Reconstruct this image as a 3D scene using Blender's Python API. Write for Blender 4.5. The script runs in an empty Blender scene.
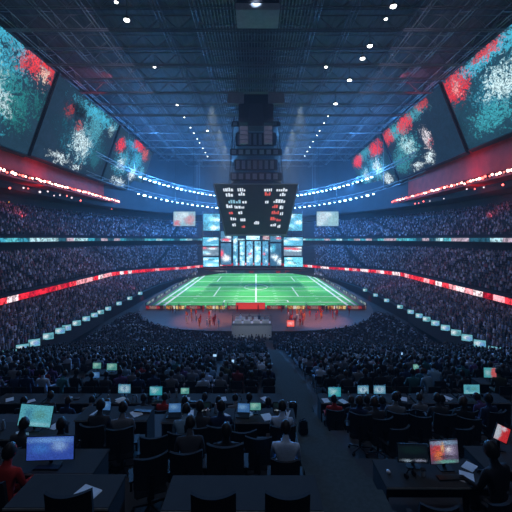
import bpy, bmesh, math, random
import numpy as np
from mathutils import Vector, Matrix, Euler
S = bpy.context.scene
C = S.collection
PI = math.pi
random.seed(7); rng = np.random.default_rng(7)
FPX = 334.0; CZ = 18.0; HY = 238.0            # focal length in px, eye height above the field, horizon row

# ------------------------------------------------------------------ materials
def new_mat(name):
    m = bpy.data.materials.new(name); m.use_nodes = True
    nt = m.node_tree; nt.nodes.clear()
    return m, nt, nt.nodes.new('ShaderNodeOutputMaterial')
def N(nt, typ, **kw):
    n = nt.nodes.new(typ)
    for k, v in kw.items():
        if k in n.bl_rna.properties: setattr(n, k, v)
        else: n.inputs[k].default_value = v
    return n
def mat(name, col, rough=.6, metal=0., noise=.25, scale=8., bump=0., spec=.4):
    m, nt, out = new_mat(name)
    b = N(nt, 'ShaderNodeBsdfPrincipled'); b.inputs['Roughness'].default_value = rough; b.inputs['Metallic'].default_value = metal
    b.inputs['Specular IOR Level'].default_value = spec
    tc = N(nt, 'ShaderNodeTexCoord'); nz = N(nt, 'ShaderNodeTexNoise', Scale=scale, Detail=4.)
    nt.links.new(tc.outputs['Object'], nz.inputs['Vector'])
    mx = N(nt, 'ShaderNodeMix', data_type='RGBA')
    c = (*col, 1)
    mx.inputs[6].default_value = tuple(v*(1-noise) for v in col)+(1,)
    mx.inputs[7].default_value = tuple(min(1, v*(1+noise)) for v in col)+(1,)
    nt.links.new(nz.outputs['Fac'], mx.inputs[0]); nt.links.new(mx.outputs[2], b.inputs['Base Color'])
    if bump:
        bp = N(nt, 'ShaderNodeBump', Strength=bump); nt.links.new(nz.outputs['Fac'], bp.inputs['Height']); nt.links.new(bp.outputs[0], b.inputs['Normal'])
    nt.links.new(b.outputs[0], out.inputs[0])
    return m
def attr_mat(name, rough=.8):
    m, nt, out = new_mat(name)
    b = N(nt, 'ShaderNodeBsdfPrincipled', Roughness=rough)
    a = N(nt, 'ShaderNodeAttribute', attribute_name='Col')
    nt.links.new(a.outputs['Color'], b.inputs['Base Color']); nt.links.new(b.outputs[0], out.inputs[0])
    return m
def emit(name, col, strength=1.):
    m, nt, out = new_mat(name)
    e = N(nt, 'ShaderNodeEmission', Strength=strength); e.inputs['Color'].default_value = (*col, 1)
    nt.links.new(e.outputs[0], out.inputs[0])
    return m
def math_(nt, op, a, b=None, c=None, clamp=False):
    n = nt.nodes.new('ShaderNodeMath'); n.operation = op; n.use_clamp = clamp
    for i, v in enumerate((a, b, c)):
        if v is None: continue
        if isinstance(v, (int, float)): n.inputs[i].default_value = v
        else: nt.links.new(v, n.inputs[i])
    return n.outputs[0]
def picture(name, base, blobs, strength=1., seed=0., aspect=1.7, grain=.5, gscale=9., warp=.35):
    """a lit display: base colour, then soft-edged ragged patches (u, v, ru, rv, colour, raggedness)"""
    m, nt, out = new_mat(name)
    uv = N(nt, 'ShaderNodeUVMap'); sx = N(nt, 'ShaderNodeSeparateXYZ')
    mp = N(nt, 'ShaderNodeMapping'); mp.inputs['Scale'].default_value = (aspect, 1, 1); mp.inputs['Location'].default_value = (seed*3.7, seed*1.3, seed)
    nt.links.new(uv.outputs[0], mp.inputs[0])
    nz = N(nt, 'ShaderNodeTexNoise', Scale=gscale, Detail=6., Roughness=.7, Distortion=1.2); nt.links.new(mp.outputs[0], nz.inputs['Vector'])
    nz2 = N(nt, 'ShaderNodeTexNoise', Scale=gscale*2.7, Detail=4., Roughness=.75, Distortion=2.); nt.links.new(mp.outputs[0], nz2.inputs['Vector'])
    nz3 = N(nt, 'ShaderNodeTexNoise', Scale=gscale*1.9, Detail=3., Roughness=.8, Distortion=4.); nt.links.new(mp.outputs[0], nz3.inputs['Vector'])
    n3 = math_(nt, 'SUBTRACT', nz3.outputs['Fac'], .5); n1 = math_(nt, 'SUBTRACT', nz.outputs['Fac'], .5); n2 = math_(nt, 'SUBTRACT', nz2.outputs['Fac'], .5)
    nt.links.new(uv.outputs[0], sx.inputs[0])
    wsep = N(nt, 'ShaderNodeSeparateColor'); nt.links.new(nz.outputs['Color'], wsep.inputs[0]); wsep2 = N(nt, 'ShaderNodeSeparateColor'); nt.links.new(nz2.outputs['Color'], wsep2.inputs[0])
    def wob(i, k1, k2): return math_(nt, 'ADD', math_(nt, 'MULTIPLY', math_(nt, 'SUBTRACT', wsep.outputs[i], .5), k1), math_(nt, 'MULTIPLY', math_(nt, 'SUBTRACT', wsep2.outputs[i], .5), k2))
    U = math_(nt, 'ADD', sx.outputs[0], wob(1, warp*.6, warp*.7)); V_ = math_(nt, 'ADD', sx.outputs[1], wob(2, warp, warp*1.1))
    cur = None
    for (u, v, ru, rv, col, rag) in blobs:
        du = math_(nt, 'DIVIDE', math_(nt, 'SUBTRACT', U, u), ru)
        dv = math_(nt, 'DIVIDE', math_(nt, 'SUBTRACT', V_, v), rv)
        r = math_(nt, 'SQRT', math_(nt, 'ADD', math_(nt, 'MULTIPLY', du, du), math_(nt, 'MULTIPLY', dv, dv)))
        r = math_(nt, 'ADD', r, math_(nt, 'MULTIPLY', n1, rag*4)); r = math_(nt, 'ADD', r, math_(nt, 'MULTIPLY', n2, rag*7))
        k = math_(nt, 'MULTIPLY', math_(nt, 'SUBTRACT', 1.1, r), 4. if gscale < 8.5 else 9., clamp=True)
        k = math_(nt, 'MULTIPLY', k, math_(nt, 'ADD', .85 if rag < .55 else .62, math_(nt, 'MULTIPLY', n3, 9.*rag), clamp=True))
        mx = N(nt, 'ShaderNodeMix', data_type='RGBA'); nt.links.new(k, mx.inputs[0])
        if cur is None: mx.inputs[6].default_value = (*base, 1)
        else: nt.links.new(cur, mx.inputs[6])
        mx.inputs[7].default_value = (*col, 1); cur = mx.outputs[2]
    g = math_(nt, 'ADD', 1., math_(nt, 'MULTIPLY', math_(nt, 'ADD', n1, n2), grain*4)); g = math_(nt, 'MAXIMUM', g, .12)
    e = N(nt, 'ShaderNodeEmission'); nt.links.new(cur, e.inputs[0])
    nt.links.new(math_(nt, 'MULTIPLY', g, strength), e.inputs[1]); nt.links.new(e.outputs[0], out.inputs[0])
    return m
def strip_mat(name, cols, cell, strength, seed=0., fine=1.0):
    """ribbon display: cells along U (metres) each with its own colour and a broken bright pattern"""
    m, nt, out = new_mat(name)
    uv = N(nt, 'ShaderNodeUVMap'); sx = N(nt, 'ShaderNodeSeparateXYZ'); nt.links.new(uv.outputs[0], sx.inputs[0])
    c = math_(nt, 'FLOOR', math_(nt, 'DIVIDE', sx.outputs[0], cell))
    wn = N(nt, 'ShaderNodeTexWhiteNoise', noise_dimensions='1D'); nt.links.new(math_(nt, 'ADD', c, seed), wn.inputs['W'])
    cr = N(nt, 'ShaderNodeValToRGB'); cr.color_ramp.interpolation = 'CONSTANT'
    for i, col in enumerate(cols):
        el = cr.color_ramp.elements[i] if i < 2 else cr.color_ramp.elements.new(i/len(cols))
        el.position = i/len(cols); el.color = (*col, 1)
    nt.links.new(wn.outputs['Value'], cr.inputs[0])
    nz = N(nt, 'ShaderNodeTexNoise', Scale=fine, Detail=4., Roughness=.8); nt.links.new(uv.outputs[0], nz.inputs['Vector'])
    k = math_(nt, 'MULTIPLY', math_(nt, 'SUBTRACT', nz.outputs['Fac'], .42), 7., clamp=True)
    k = math_(nt, 'ADD', math_(nt, 'MULTIPLY', k, .8), .25)
    e = N(nt, 'ShaderNodeEmission'); nt.links.new(cr.outputs[0], e.inputs[0]); nt.links.new(math_(nt, 'MULTIPLY', k, strength), e.inputs[1])
    nt.links.new(e.outputs[0], out.inputs[0])
    return m

M = {}
M['concrete'] = mat('dark_concrete', (.035, .036, .042), .8, scale=1.5, bump=.1)
M['stand'] = mat('stand_concrete', (.03, .03, .042), .8, scale=.8)
M['carpet'] = mat('aisle_carpet', (.062, .074, .074), .95, scale=14, noise=.35, bump=.15, spec=.05)
M['wall'] = mat('dark_wall', (.05, .055, .07), .8, scale=.3)
M['redglow_wall'] = mat('suite_fascia', (.45, .045, .04), .7, scale=.35, noise=.5)  # glow of the red lamps put into the base colour
M['steel'] = mat('roof_steel', (.20, .21, .24), .45, .4, scale=2)
M['black'] = mat('black_plastic', (.012, .012, .015), .6, scale=20, spec=.25)
M['blackmetal'] = mat('black_metal', (.03, .03, .035), .4, .5, scale=6)
M['fabric'] = mat('black_chair_fabric', (.016, .017, .022), .9, scale=40, bump=.2)
M['desk'] = mat('slate_desk_laminate', (.042, .044, .047), .85, scale=5, noise=.15, spec=.1)
M['deskdark'] = mat('dark_desk_panel', (.035, .037, .045), .7, scale=5)
M['edge'] = mat('desk_edge_trim', (.30, .30, .30), .45, scale=9)
M['paper'] = mat('paper', (.7, .74, .8), .8, noise=.12, scale=30)
M['white'] = mat('white_plastic', (.6, .62, .66), .5, scale=12, noise=.1)
M['grey'] = mat('grey_panel', (.28, .31, .35), .6, scale=1.2)
M['platform'] = mat('brown_stage_floor', (.10, .062, .05), .7, scale=.4, noise=.3)
M['crowd'] = attr_mat('crowd_clothes')
M['skin'] = mat('skin', (.42, .25, .19), .6, noise=.08, scale=15)
M['skin2'] = mat('brown_skin', (.20, .11, .075), .6, noise=.08, scale=15)
M['hair'] = mat('dark_hair', (.012, .009, .008), .55, scale=60)
M['hair2'] = mat('brown_hair', (.05, .028, .016), .55, scale=60)
M['eye'] = mat('eye_dark', (.02, .015, .012), .2, scale=60)
M['shoe'] = mat('dark_shoes', (.015, .015, .015), .5, scale=20)
M['lamp'] = emit('white_lamp', (1, .96, .9), 12)
M['cyanlamp'] = emit('cold_blue_lamp', (.45, .8, 1), 16)
M['redlamp'] = emit('red_lamp', (1, .12, .10), 5)
M['redlampw'] = emit('pinkish_red_lamp', (1, .45, .36), 9)
M['amber'] = emit('amber_lamp', (1, .45, .08), .8)
M['whitespark'] = emit('pale_lamp', (.9, .75, .8), 1.6)
CLOTH = {}
for nm, c in dict(black=(.012, .012, .016), charcoal=(.05, .05, .06), navy=(.02, .035, .09), grey=(.17, .18, .21), white=(.55, .66, .86), blue=(.22, .36, .50),
                  red=(.50, .03, .025), maroon=(.18, .02, .03), orange=(.7, .22, .05), teal=(.04, .16, .18), olive=(.07, .075, .045), purple=(.10, .05, .16)).items():
    CLOTH[nm] = mat(nm+'_cloth', c, .9, scale=25, noise=.2, bump=.1)

# ------------------------------------------------------------------ mesh helpers
class MB:
    def __init__(s): s.v = []; s.f = []; s.uv = {}; s.mi = []
    def box(s, x0, x1, y0, y1, z0, z1, M4=None, mi=0, top=None):
        b = len(s.v)
        p = [(x0, y0, z0), (x1, y0, z0), (x1, y1, z0), (x0, y1, z0), (x0, y0, z1), (x1, y0, z1), (x1, y1, z1), (x0, y1, z1)]
        if top:   # taper of the upper rectangle
            cx, cy = (x0+x1)/2, (y0+y1)/2
            p = p[:4]+[(cx+(a-cx)*top, cy+(c-cy)*top, z) for a, c, z in p[4:]]
        if M4 is not None: p = [tuple(M4 @ Vector(q)) for q in p]
        s.v += p
        for q in ((0, 3, 2, 1), (4, 5, 6, 7), (0, 1, 5, 4), (1, 2, 6, 5), (2, 3, 7, 6), (3, 0, 4, 7)):
            s.f.append(tuple(b+i for i in q)); s.mi.append(mi)
        return s
    def tube(s, p, q, r, n=8, r2=None, mi=0, cap=True):
        p, q = Vector(p), Vector(q); d = (q-p).normalized()
        a = d.cross(Vector((0, 0, 1)) if abs(d.z) < .9 else Vector((1, 0, 0))).normalized(); c = d.cross(a)
        b = len(s.v); r2 = r if r2 is None else r2
        for (o, rr) in ((p, r), (q, r2)):
            for i in range(n):
                t = 2*PI*i/n; s.v.append(tuple(o+a*math.cos(t)*rr+c*math.sin(t)*rr))
        for i in range(n):
            j = (i+1) % n; s.f.append((b+i, b+j, b+n+j, b+n+i)); s.mi.append(mi)
        if cap:
            s.f.append(tuple(b+i for i in reversed(range(n)))); s.f.append(tuple(b+n+i for i in range(n))); s.mi += [mi, mi]
        return s
    def lathe(s, prof, n=12, c=(0, 0, 0), mi=0):
        b = len(s.v)
        for r, z in prof:
            for i in range(n):
                t = 2*PI*i/n; s.v.append((c[0]+r*math.cos(t), c[1]+r*math.sin(t), c[2]+z))
        for k in range(len(prof)-1):
            for i in range(n):
                j = (i+1) % n; s.f.append((b+k*n+i, b+k*n+j, b+(k+1)*n+j, b+(k+1)*n+i)); s.mi.append(mi)
        s.f.append(tuple(b+i for i in reversed(range(n)))); s.f.append(tuple(b+(len(prof)-1)*n+i for i in range(n))); s.mi += [mi, mi]
        return s
    def quad(s, a, b_, c, d, uvs=None, mi=0):
        b = len(s.v); s.v += [tuple(a), tuple(b_), tuple(c), tuple(d)]
        s.uv[len(s.f)] = uvs or ((0, 0), (1, 0), (1, 1), (0, 1)); s.f.append((b, b+1, b+2, b+3)); s.mi.append(mi)
        return s
    def mesh(s, name, mats):
        me = bpy.data.meshes.new(name); me.from_pydata(s.v, [], s.f)
        for m in (mats if isinstance(mats, (list, tuple)) else [mats]): me.materials.append(m)
        me.polygons.foreach_set('material_index', s.mi)
        if s.uv:
            l = me.uv_layers.new(name='UVMap')
            for fi, uvs in s.uv.items():
                p = me.polygons[fi]
                for k, li in enumerate(p.loop_indices): l.data[li].uv = uvs[k]
        me.update(); return me
    def build(s, name, mats, parent=None, bevel=0, smooth=False):
        me = s.mesh(name, mats)
        if bevel:
            bm = bmesh.new(); bm.from_mesh(me)
            bmesh.ops.bevel(bm, geom=bm.edges[:], offset=bevel, segments=2, affect='EDGES', clamp_overlap=True); bm.to_mesh(me); bm.free()
        if smooth: me.polygons.foreach_set('use_smooth', [True]*len(me.polygons))
        o = bpy.data.objects.new(name, me); C.objects.link(o)
        if parent: o.parent = parent
        return o
def tag(o, label=None, cat=None, group=None, kind=None):
    for k, v in (('label', label), ('category', cat), ('group', group), ('kind', kind)):
        if v: o[k] = v
    return o
def empty(name, loc, rz=0, label=None, cat=None, group=None):
    o = bpy.data.objects.new(name, None); C.objects.link(o); o.location = loc; o.rotation_euler = (0, 0, rz); o.empty_display_size = .2
    return tag(o, label, cat, group)
KIDS = {}
def kids(o):
    if o.name not in KIDS: KIDS[o.name] = [c for c in C.objects if c.parent == o]
    return KIDS[o.name]
def dup(o, loc=None, rz=None, label=None, group=None, parent=None, scale=None):
    c = o.copy(); C.objects.link(c); c.parent = parent
    if loc is not None: c.location = loc
    if rz is not None: c.rotation_euler = (c.rotation_euler.x, c.rotation_euler.y, rz)
    if scale: c.scale = (scale,)*3
    if label: c['label'] = label
    if group: c['group'] = group
    for ch in kids(o): dup(ch, parent=c)
    return c
def P(px, py, d):                                   # the point at distance d that the photograph shows there
    return Vector(((px-256)/FPX*d, d, CZ-(py-HY)/FPX*d))

# ------------------------------------------------------------------ camera
cam = bpy.data.cameras.new('camera'); co = bpy.data.objects.new('camera', cam); C.objects.link(co)
co.location = (0, 0, CZ); co.rotation_euler = (PI/2, 0, 0)
cam.sensor_width = 36; cam.lens = 36*FPX/512; cam.shift_y = -(256-HY)/512; cam.clip_end = 1000; cam.clip_start = .1
S.camera = co
S.view_settings.view_transform = 'Standard'; S.view_settings.look = 'None'; S.view_settings.exposure = 0; S.view_settings.gamma = 1; S.view_settings.use_curve_mapping = False

# ------------------------------------------------------------------ terraced floor in front of the camera (heights below the eye)
PROF = [(9.2, 5.4), (12.2, 6.3), (16, 7.15), (20, 8.4), (30, 11.2), (42, 14.5), (50, 16.9), (54, 18.8), (400, 18.8)]
def H(d):
    for (a, ha), (b, hb) in zip(PROF, PROF[1:]):
        if d <= b: return ha+(hb-ha)*(d-a)/(b-a)
    return 18.8
def aisle(d):                                       # centre of the main aisle
    return float(np.interp(d, [3, 9, 12.2, 19.5, 31, 45], [1.5, 1.5, 1.5, 1.85, 2.0, 2.3]))
near_left = [(-1, 4.78, 4.0), (4.78, 6.3, 4.5), (6.3, 9.2, 4.85), (9.2, 12.2, 6.1)]
near_right = [(-1, 4.55, 4.0), (4.55, 7.3, 4.82), (7.3, 9.2, 5.3), (9.2, 12.2, 6.1)]
rows = []; d = 12.2
while d < 53.5:
    rows.append((d, d+.95, H(d+.3))); d += .95
fl = MB()
for a, b, h in near_left: fl.box(-14, .92, a, b, CZ-h-1.5, CZ-h)
for a, b, h in near_right: fl.box(2.05, 14, a, b, CZ-h-1.5, CZ-h)
for a, b, h in rows:
    w = 26+max(0, a-38)*.45 if a > 30 else 14+max(0, a-12)*.68
    fl.box(-w, w, a, b, CZ-h-1.5, CZ-h)
tag(fl.build('floor_terrace', M['concrete']), kind='structure')
al = MB()
al.box(.92, 2.05, -1, 4.9, 12.5, CZ-4.0)
steps = 14
for i in range(steps):                              # stepped aisle beside the desks
    a = 4.9+(12.2-4.9)*i/steps; b = 4.9+(12.2-4.9)*(i+1)/steps; h = 4.0+(6.35-4.0)*(i+.5)/steps
    al.box(.92, 2.05, a, b, CZ-h-1.2, CZ-h)
for a, b, h in rows:
    x = aisle(a)
    al.box(x-.75, x+.75, a, b, CZ-h-.3, CZ-h+.02)
tag(al.build('floor_aisle', M['carpet']), kind='structure')
tag(MB().box(-90, 90, 53, 240, -2, -.8).build('floor', M['concrete']), kind='structure')

# ------------------------------------------------------------------ bowl of stands
YS = 110.
def path(W, n_side=26, n_arc=44, y0=33., side=None):
    """points (x, y, s) from the near end of the left stand round the far end to the right; s is 0 on the sides, 1 at the far centre"""
    pts = [(-W, y0+(YS-y0)*i/n_side, 0.) for i in range(n_side)]
    for i in range(n_arc+1):
        t = PI*i/n_arc; pts.append((-W*math.cos(t), YS+(W+35)*math.sin(t), math.sin(t)))
    pts += [(W, YS-(YS-y0)*(i+1)/n_side, 0.) for i in range(n_side)]
    return pts
def inner(W, x, y):                                 # the lower stand closes in towards the terrace
    if y < 75 and W < 47.9:
        k = (75-y)/37*7*(48-W)/14; return x+(k if x < 0 else -k), k
    return x, 0.
def zdrop(s, W): return (3.0 if W < 62 else 0.)*min(1, s*1.5)*(W-30)/18 if W < 48.1 else (3.0*min(1, s*1.5)*max(0, (62-W)/14))
def sweep(prof, name, m, y0=33., uvlen=False):
    """prof: list of (W, Z). One mesh swept along the bowl"""
    mb = MB(); rings = []
    for W, Z in prof:
        r = []
        for x, y, s in path(W, y0=y0):
            xx, k = inner(W, x, y)
            r.append((xx, y, Z-zdrop(s, W)+k*.50))
        rings.append(r)
    n = len(rings[0])
    for r in rings: mb.v += r
    L = [0.]
    for a, b in zip(rings[0], rings[0][1:]): L.append(L[-1]+math.dist(a, b))
    for j in range(len(rings)-1):
        for i in range(n-1):
            mb.uv[len(mb.f)] = ((L[i], j), (L[i+1], j), (L[i+1], j+1), (L[i], j+1)) if uvlen else ((0, 0),)*4
            mb.f.append((j*n+i, j*n+i+1, (j+1)*n+i+1, (j+1)*n+i)); mb.mi.append(0)
    return mb.build(name, m)
def stepped(W0, Z0, W1, Z1, n):
    p = []
    for i in range(n):
        w = W0+(W1-W0)*i/n; z = Z0+(Z1-Z0)*(i)/n
        p += [(w, z), (w+(W1-W0)/n, z)]
    return p
T1 = (34.6, 1.5, 47.2, 4.6, 14); T2 = (48.6, 7.0, 60, 14.3, 14); T3 = (60.9, 18.6, 77, 28.5, 17)
for nm, T, base in (('floor_lower_stand', T1, [(34.0, -.8), (34.0, 1.6), (34.6, 1.6)]), ('floor_middle_stand', T2, [(47.2, 4.4), (47.8, 4.4), (47.8, 6.9), (48.6, 6.9)]),
                    ('floor_upper_stand', T3, [(61.6, 14.4), (61.6, 16.7), (60.3, 16.7), (60.3, 18.4), (60.9, 18.4)])):
    tag(sweep(base+stepped(*T), nm, M['stand']), kind='structure')
tag(sweep([(60, 14.3), (61.7, 14.3)], 'floor_middle_walkway', M['stand']), kind='structure')
tag(sweep([(77, 28.5), (77.5, 28.5), (77.5, 31.5), (69, 31.8), (69, 33.6), (70, 33.6), (70, 46), (80, 47), (80, 67)], 'wall_bowl', M['wall']), kind='structure')

rb = sweep([(47.75, 5.45), (47.75, 6.65)], 'ribbon_board', strip_mat('lower_ribbon_display', [(.8, .04, .06), (.9, .35, .4), (.75, .02, .04), (.9, .7, .75), (.5, .01, .03)], 3.1, 1.7, 3., .9), uvlen=True)
tag(rb, 'long red and white lit ribbon display along the front of the middle stand', 'ribbon display')
rb2 = sweep([(60.2, 17.0), (60.2, 18.0)], 'ribbon_board', strip_mat('upper_ribbon_display', [(.05, .35, .5), (.45, .75, .85), (.02, .10, .16), (.5, .4, .5), (.1, .5, .6)], 4.3, 1.3, 8., .8), uvlen=True)
tag(rb2, 'cyan and white lit ribbon display along the front of the upper stand', 'ribbon display')

# crowd meshes (one object per stand)
def crowd_mesh(name, pos, ang, front, lap, pal, label, dark=1.):
    n = len(pos); pos = np.array(pos); ang = np.array(ang)
    tv = [(-.20, -.12, .42), (.20, -.12, .42), (.20, .12, .42), (-.20, .12, .42), (-.21, -.10, .98), (.21, -.10, .98), (.17, .07, 1.0), (-.17, .07, 1.0), (-.07, -.05, 1.1), (.07, -.05, 1.1), (.07, .05, 1.1), (-.07, .05, 1.1)]
    tf = [(0, 1, 5, 4), (1, 2, 6, 5), (2, 3, 7, 6), (3, 0, 4, 7), (4, 5, 9, 8), (5, 6, 10, 9), (6, 7, 11, 10), (7, 4, 8, 11), (8, 9, 10, 11)]
    hv = []; 
    for (r, z) in ((.05, 1.06), (.088, 1.15), (.09, 1.24), (.05, 1.32)):
        for k in range(6): t = 2*PI*k/6; hv.append((r*math.cos(t), r*1.15*math.sin(t)+.02, z))
    hf = [(12+6*k+i, 12+6*k+(i+1) % 6, 12+6*(k+1)+(i+1) % 6, 12+6*(k+1)+i) for k in range(3) for i in range(6)]+[(30, 31, 32, 33), (30, 33, 34, 35)]
    V = tv+hv; F = list(tf)+hf
    nt_, nh = 12, 24
    part = [0]*12+[1]*24
    if lap:
        b = len(V); V += [(-.19, .0, .40), (.19, .0, .40), (.19, .5, .40), (-.19, .5, .40), (-.18, .0, .60), (.18, .0, .60), (.17, .5, .58), (-.17, .5, .58)]
        F += [(b+4, b+5, b+6, b+7), (b+1, b+2, b+6, b+5), (b+3, b, b+4, b+7), (b+2, b+3, b+7, b+6)]; part += [2]*8
        b = len(V)  # seat back behind
        V += [(-.24, -.22, .38), (.24, -.22, .38), (.24, -.17, .38), (-.24, -.17, .38), (-.23, -.26, .88), (.23, -.26, .88), (.23, -.21, .88), (-.23, -.21, .88)]
        F += [(b, b+1, b+5, b+4), (b+4, b+5, b+6, b+7), (b+1, b+2, b+6, b+5), (b+3, b, b+4, b+7), (b+2, b+3, b+7, b+6)]; part += [3]*8
    V = np.array(V); part = np.array(part)
    sc = rng.uniform(.9, 1.08, n); c, s_ = np.cos(ang), np.sin(ang)
    lean = rng.normal(0, .05, n)
    Vx = V[None, :, 0]*sc[:, None]+lean[:, None]*V[None, :, 2]; Vy = V[None, :, 1]*sc[:, None]+np.repeat(rng.normal(0, .05, n)[:, None], len(V), 1)*V[None, :, 2]; Vz = np.repeat(V[None, :, 2], n, 0)*sc[:, None]
    X = Vx*c[:, None]-Vy*s_[:, None]+pos[:, 0:1]; Y = Vx*s_[:, None]+Vy*c[:, None]+pos[:, 1:2]; Z = Vz+pos[:, 2:3]
    co_ = np.stack([X, Y, Z], -1).reshape(-1, 3).astype(np.float32)
    nv = len(V)
    loops = []; starts = []; tot = []
    for f in F: starts.append(len(loops)); loops += list(f); tot.append(len(f))
    loops = np.array(loops); nl = len(loops)
    allL = (loops[None, :]+np.arange(n)[:, None]*nv).reshape(-1); allS = (np.array(starts)[None, :]+np.arange(n)[:, None]*nl).reshape(-1)
    me = bpy.data.meshes.new(name); me.vertices.add(n*nv); me.vertices.foreach_set('co', co_.reshape(-1))
    me.loops.add(n*nl); me.loops.foreach_set('vertex_index', allL.astype(np.int32)); me.polygons.add(n*len(F)); me.polygons.foreach_set('loop_start', allS.astype(np.int32))
    try: me.polygons.foreach_set('loop_total', np.tile(np.array(tot), n).astype(np.int32))
    except Exception: pass
    me.update(calc_edges=True)
    col = np.zeros((n, nv, 4), np.float32); col[..., 3] = 1
    pal = np.array(pal); idx = rng.choice(len(pal), n); cl = pal[idx]*rng.uniform(.6, 1.3, (n, 1))
    skin = np.array([(.40, .25, .19), (.25, .14, .10), (.45, .30, .24)])[rng.choice(3, n)]
    hair = np.array([(.012, .01, .01), (.03, .02, .015), (.06, .045, .03), (.12, .11, .11)])[rng.choice(4, n, p=[.5, .3, .12, .08])]
    head = skin if front else hair
    trou = np.array([(.02, .02, .03), (.04, .05, .09), (.07, .07, .08)])[rng.choice(3, n)]
    for k, cc in ((0, cl), (1, head), (2, trou), (3, np.tile([[.02, .02, .026]], (n, 1)))):
        mk = part == k
        if mk.any(): col[:, mk, :3] = cc[:, None, :]
    at = me.color_attributes.new('Col', 'FLOAT_COLOR', 'POINT'); at.data.foreach_set('color', col.reshape(-1))
    me.materials.append(M['crowd'])
    o = bpy.data.objects.new(name, me); C.objects.link(o)
    return tag(o, label, 'crowd', kind='stuff')
PALS = [(.7, .62, .75), (.5, .35, .42), (.05, .05, .07), (.03, .03, .05), (.12, .11, .15), (.30, .28, .36), (.5, .46, .55), (.20, .17, .25), (.08, .08, .14), (.30, .10, .14), (.15, .18, .28)]
PALF = [(.6, .68, .8), (.35, .42, .55), (.16, .18, .24), (.10, .12, .18), (.015, .015, .02), (.02, .02, .03), (.03, .04, .08), (.05, .06, .08), (.09, .10, .13), (.20, .22, .27), (.45, .48, .55), (.05, .04, .08), (.10, .05, .06), (.06, .10, .13)]
def stand_people(T, step, skip=.10):
    W0, Z0, W1, Z1, n = T; pos = []; ang = []
    for i in range(n):
        w = W0+(W1-W0)*(i+.5)/n; z = Z0+(Z1-Z0)*i/n
        pts = path(w, y0=34.)
        acc = 0.
        for (x0, y0, s0), (x1, y1, s1) in zip(pts, pts[1:]):
            x0, k0 = inner(w, x0, y0); x1, k1 = inner(w, x1, y1)
            L = math.hypot(x1-x0, y1-y0); t = -acc
            while True:
                t += step
                if t > L: acc = L-(t-step); break
                if t < 0: continue
                f = t/L; x = x0+(x1-x0)*f; y = y0+(y1-y0)*f; s = s0+(s1-s0)*f
                # behind the video wall nothing shows
                if abs(x)/y < .175 and y > 150: continue
                am = (y if s0 < .3 else x) % 15
                if am < 1.1 or rng.random() < skip: continue
                a = math.atan2(y1-y0, x1-x0)
                pos.append((x+rng.normal(0, .06), y+rng.normal(0, .06), z-(zdrop(s, w))+(k0+(k1-k0)*f)*.50)); ang.append(a+PI)
    return pos, ang
p1, a1 = stand_people(T1, .72); p2, a2 = stand_people(T2, .82); p3, a3 = stand_people(T3, 1.0, .2)
print('stand crowd', len(p1), len(p2), len(p3))
crowd_mesh('crowd', p1, a1, True, False, PALS, 'spectators filling the lower stand below the red ribbon display')
crowd_mesh('crowd', p2, a2, True, False, PALS, 'spectators filling the middle stand above the red ribbon display')
crowd_mesh('crowd', p3, a3, True, False, PALS, 'spectators filling the upper stand above the cyan ribbon display')

# little screens along the rail of the lower stand
def screen_box(name, w, h, t, face_m, frame_m=None, parent=None, rim=.03):
    """upright display, face towards -Y, origin at the bottom centre; returns (frame mesh object, face object)"""
    fr = MB().box(-w/2, w/2, -t/2, t/2, 0, h).build(name, frame_m or M['black'], parent)
    fc = MB().quad((-w/2+rim, -t/2-.004, rim), (w/2-rim, -t/2-.004, rim), (w/2-rim, -t/2-.004, h-rim), (-w/2+rim, -t/2-.004, h-rim)).build('screen', face_m, fr)
    return fr
WH = (.8, .9, .95); CY = (.12, .6, .72); TE = (.02, .16, .22); NV = (.01, .03, .07); RE = (.8, .03, .04); BL = (.08, .25, .75); BLK = (.004, .006, .01)
rail_m = [picture('rail_display_%d' % i, (.15, .45, .55), [(.3+.1*i, .5, .35, .3, WH, .5), (.7, .4, .3, .3, BL if i else TE, .6)], .9, i+20, gscale=4) for i in range(3)]
def rail_x(y): return 34.-(max(0, 75-y)/37*7)
k = 0
for sgn, ys in ((-1, (35.5, 38.2, 41, 45, 49, 51.5, 56, 61, 66, 70.5, 76, 82, 89, 97)), (1, (34, 37, 40.5, 44, 47.5, 51.5, 56, 60.5, 65, 71, 78, 86, 94, 103))):
    for y in ys:
        x = rail_x(y); kz = max(0, 75-y)/37*7*.50
        o = screen_box('rail_display', 1.35, 1.0, .15, rail_m[k % 3], parent=None, rim=.06)
        o.location = (sgn*(x-.35), y, 1.45+kz); o.rotation_euler = (0, 0, -sgn*PI/2*.32)
        side = 'left' if sgn < 0 else 'right'
        near = 'where the stand meets the terrace' if y < 50 else 'half way along towards the field' if y < 70 else 'beside the field'
        tag(o, 'small cyan rail screen in front of the %s stand, %s' % (side, near), 'screen', 'rail screens on the %s, %s' % (side, near)); k += 1

# ------------------------------------------------------------------ roof
m, nt, out = new_mat('roof_deck')
b = N(nt, 'ShaderNodeBsdfPrincipled', Roughness=.7); tc = N(nt, 'ShaderNodeTexCoord')
mp = N(nt, 'ShaderNodeMapping'); mp.inputs['Scale'].default_value = (1, .12, 1); nt.links.new(tc.outputs['Object'], mp.inputs[0])
wv = N(nt, 'ShaderNodeTexNoise', Scale=1.6, Detail=3.); nt.links.new(mp.outputs[0], wv.inputs['Vector'])
cr = N(nt, 'ShaderNodeValToRGB'); cr.color_ramp.elements[0].position = .4; cr.color_ramp.elements[1].position = .68
cr.color_ramp.elements[0].color = (.05, .05, .065, 1); cr.color_ramp.elements[1].color = (.11, .11, .14, 1)
nt.links.new(wv.outputs['Fac'], cr.inputs[0]); nt.links.new(cr.outputs[0], b.inputs['Base Color']); nt.links.new(b.outputs[0], out.inputs[0])
tag(MB().box(-82, 82, 20, 232, 66.6, 67.2).build('ceiling', m), kind='structure')
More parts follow.
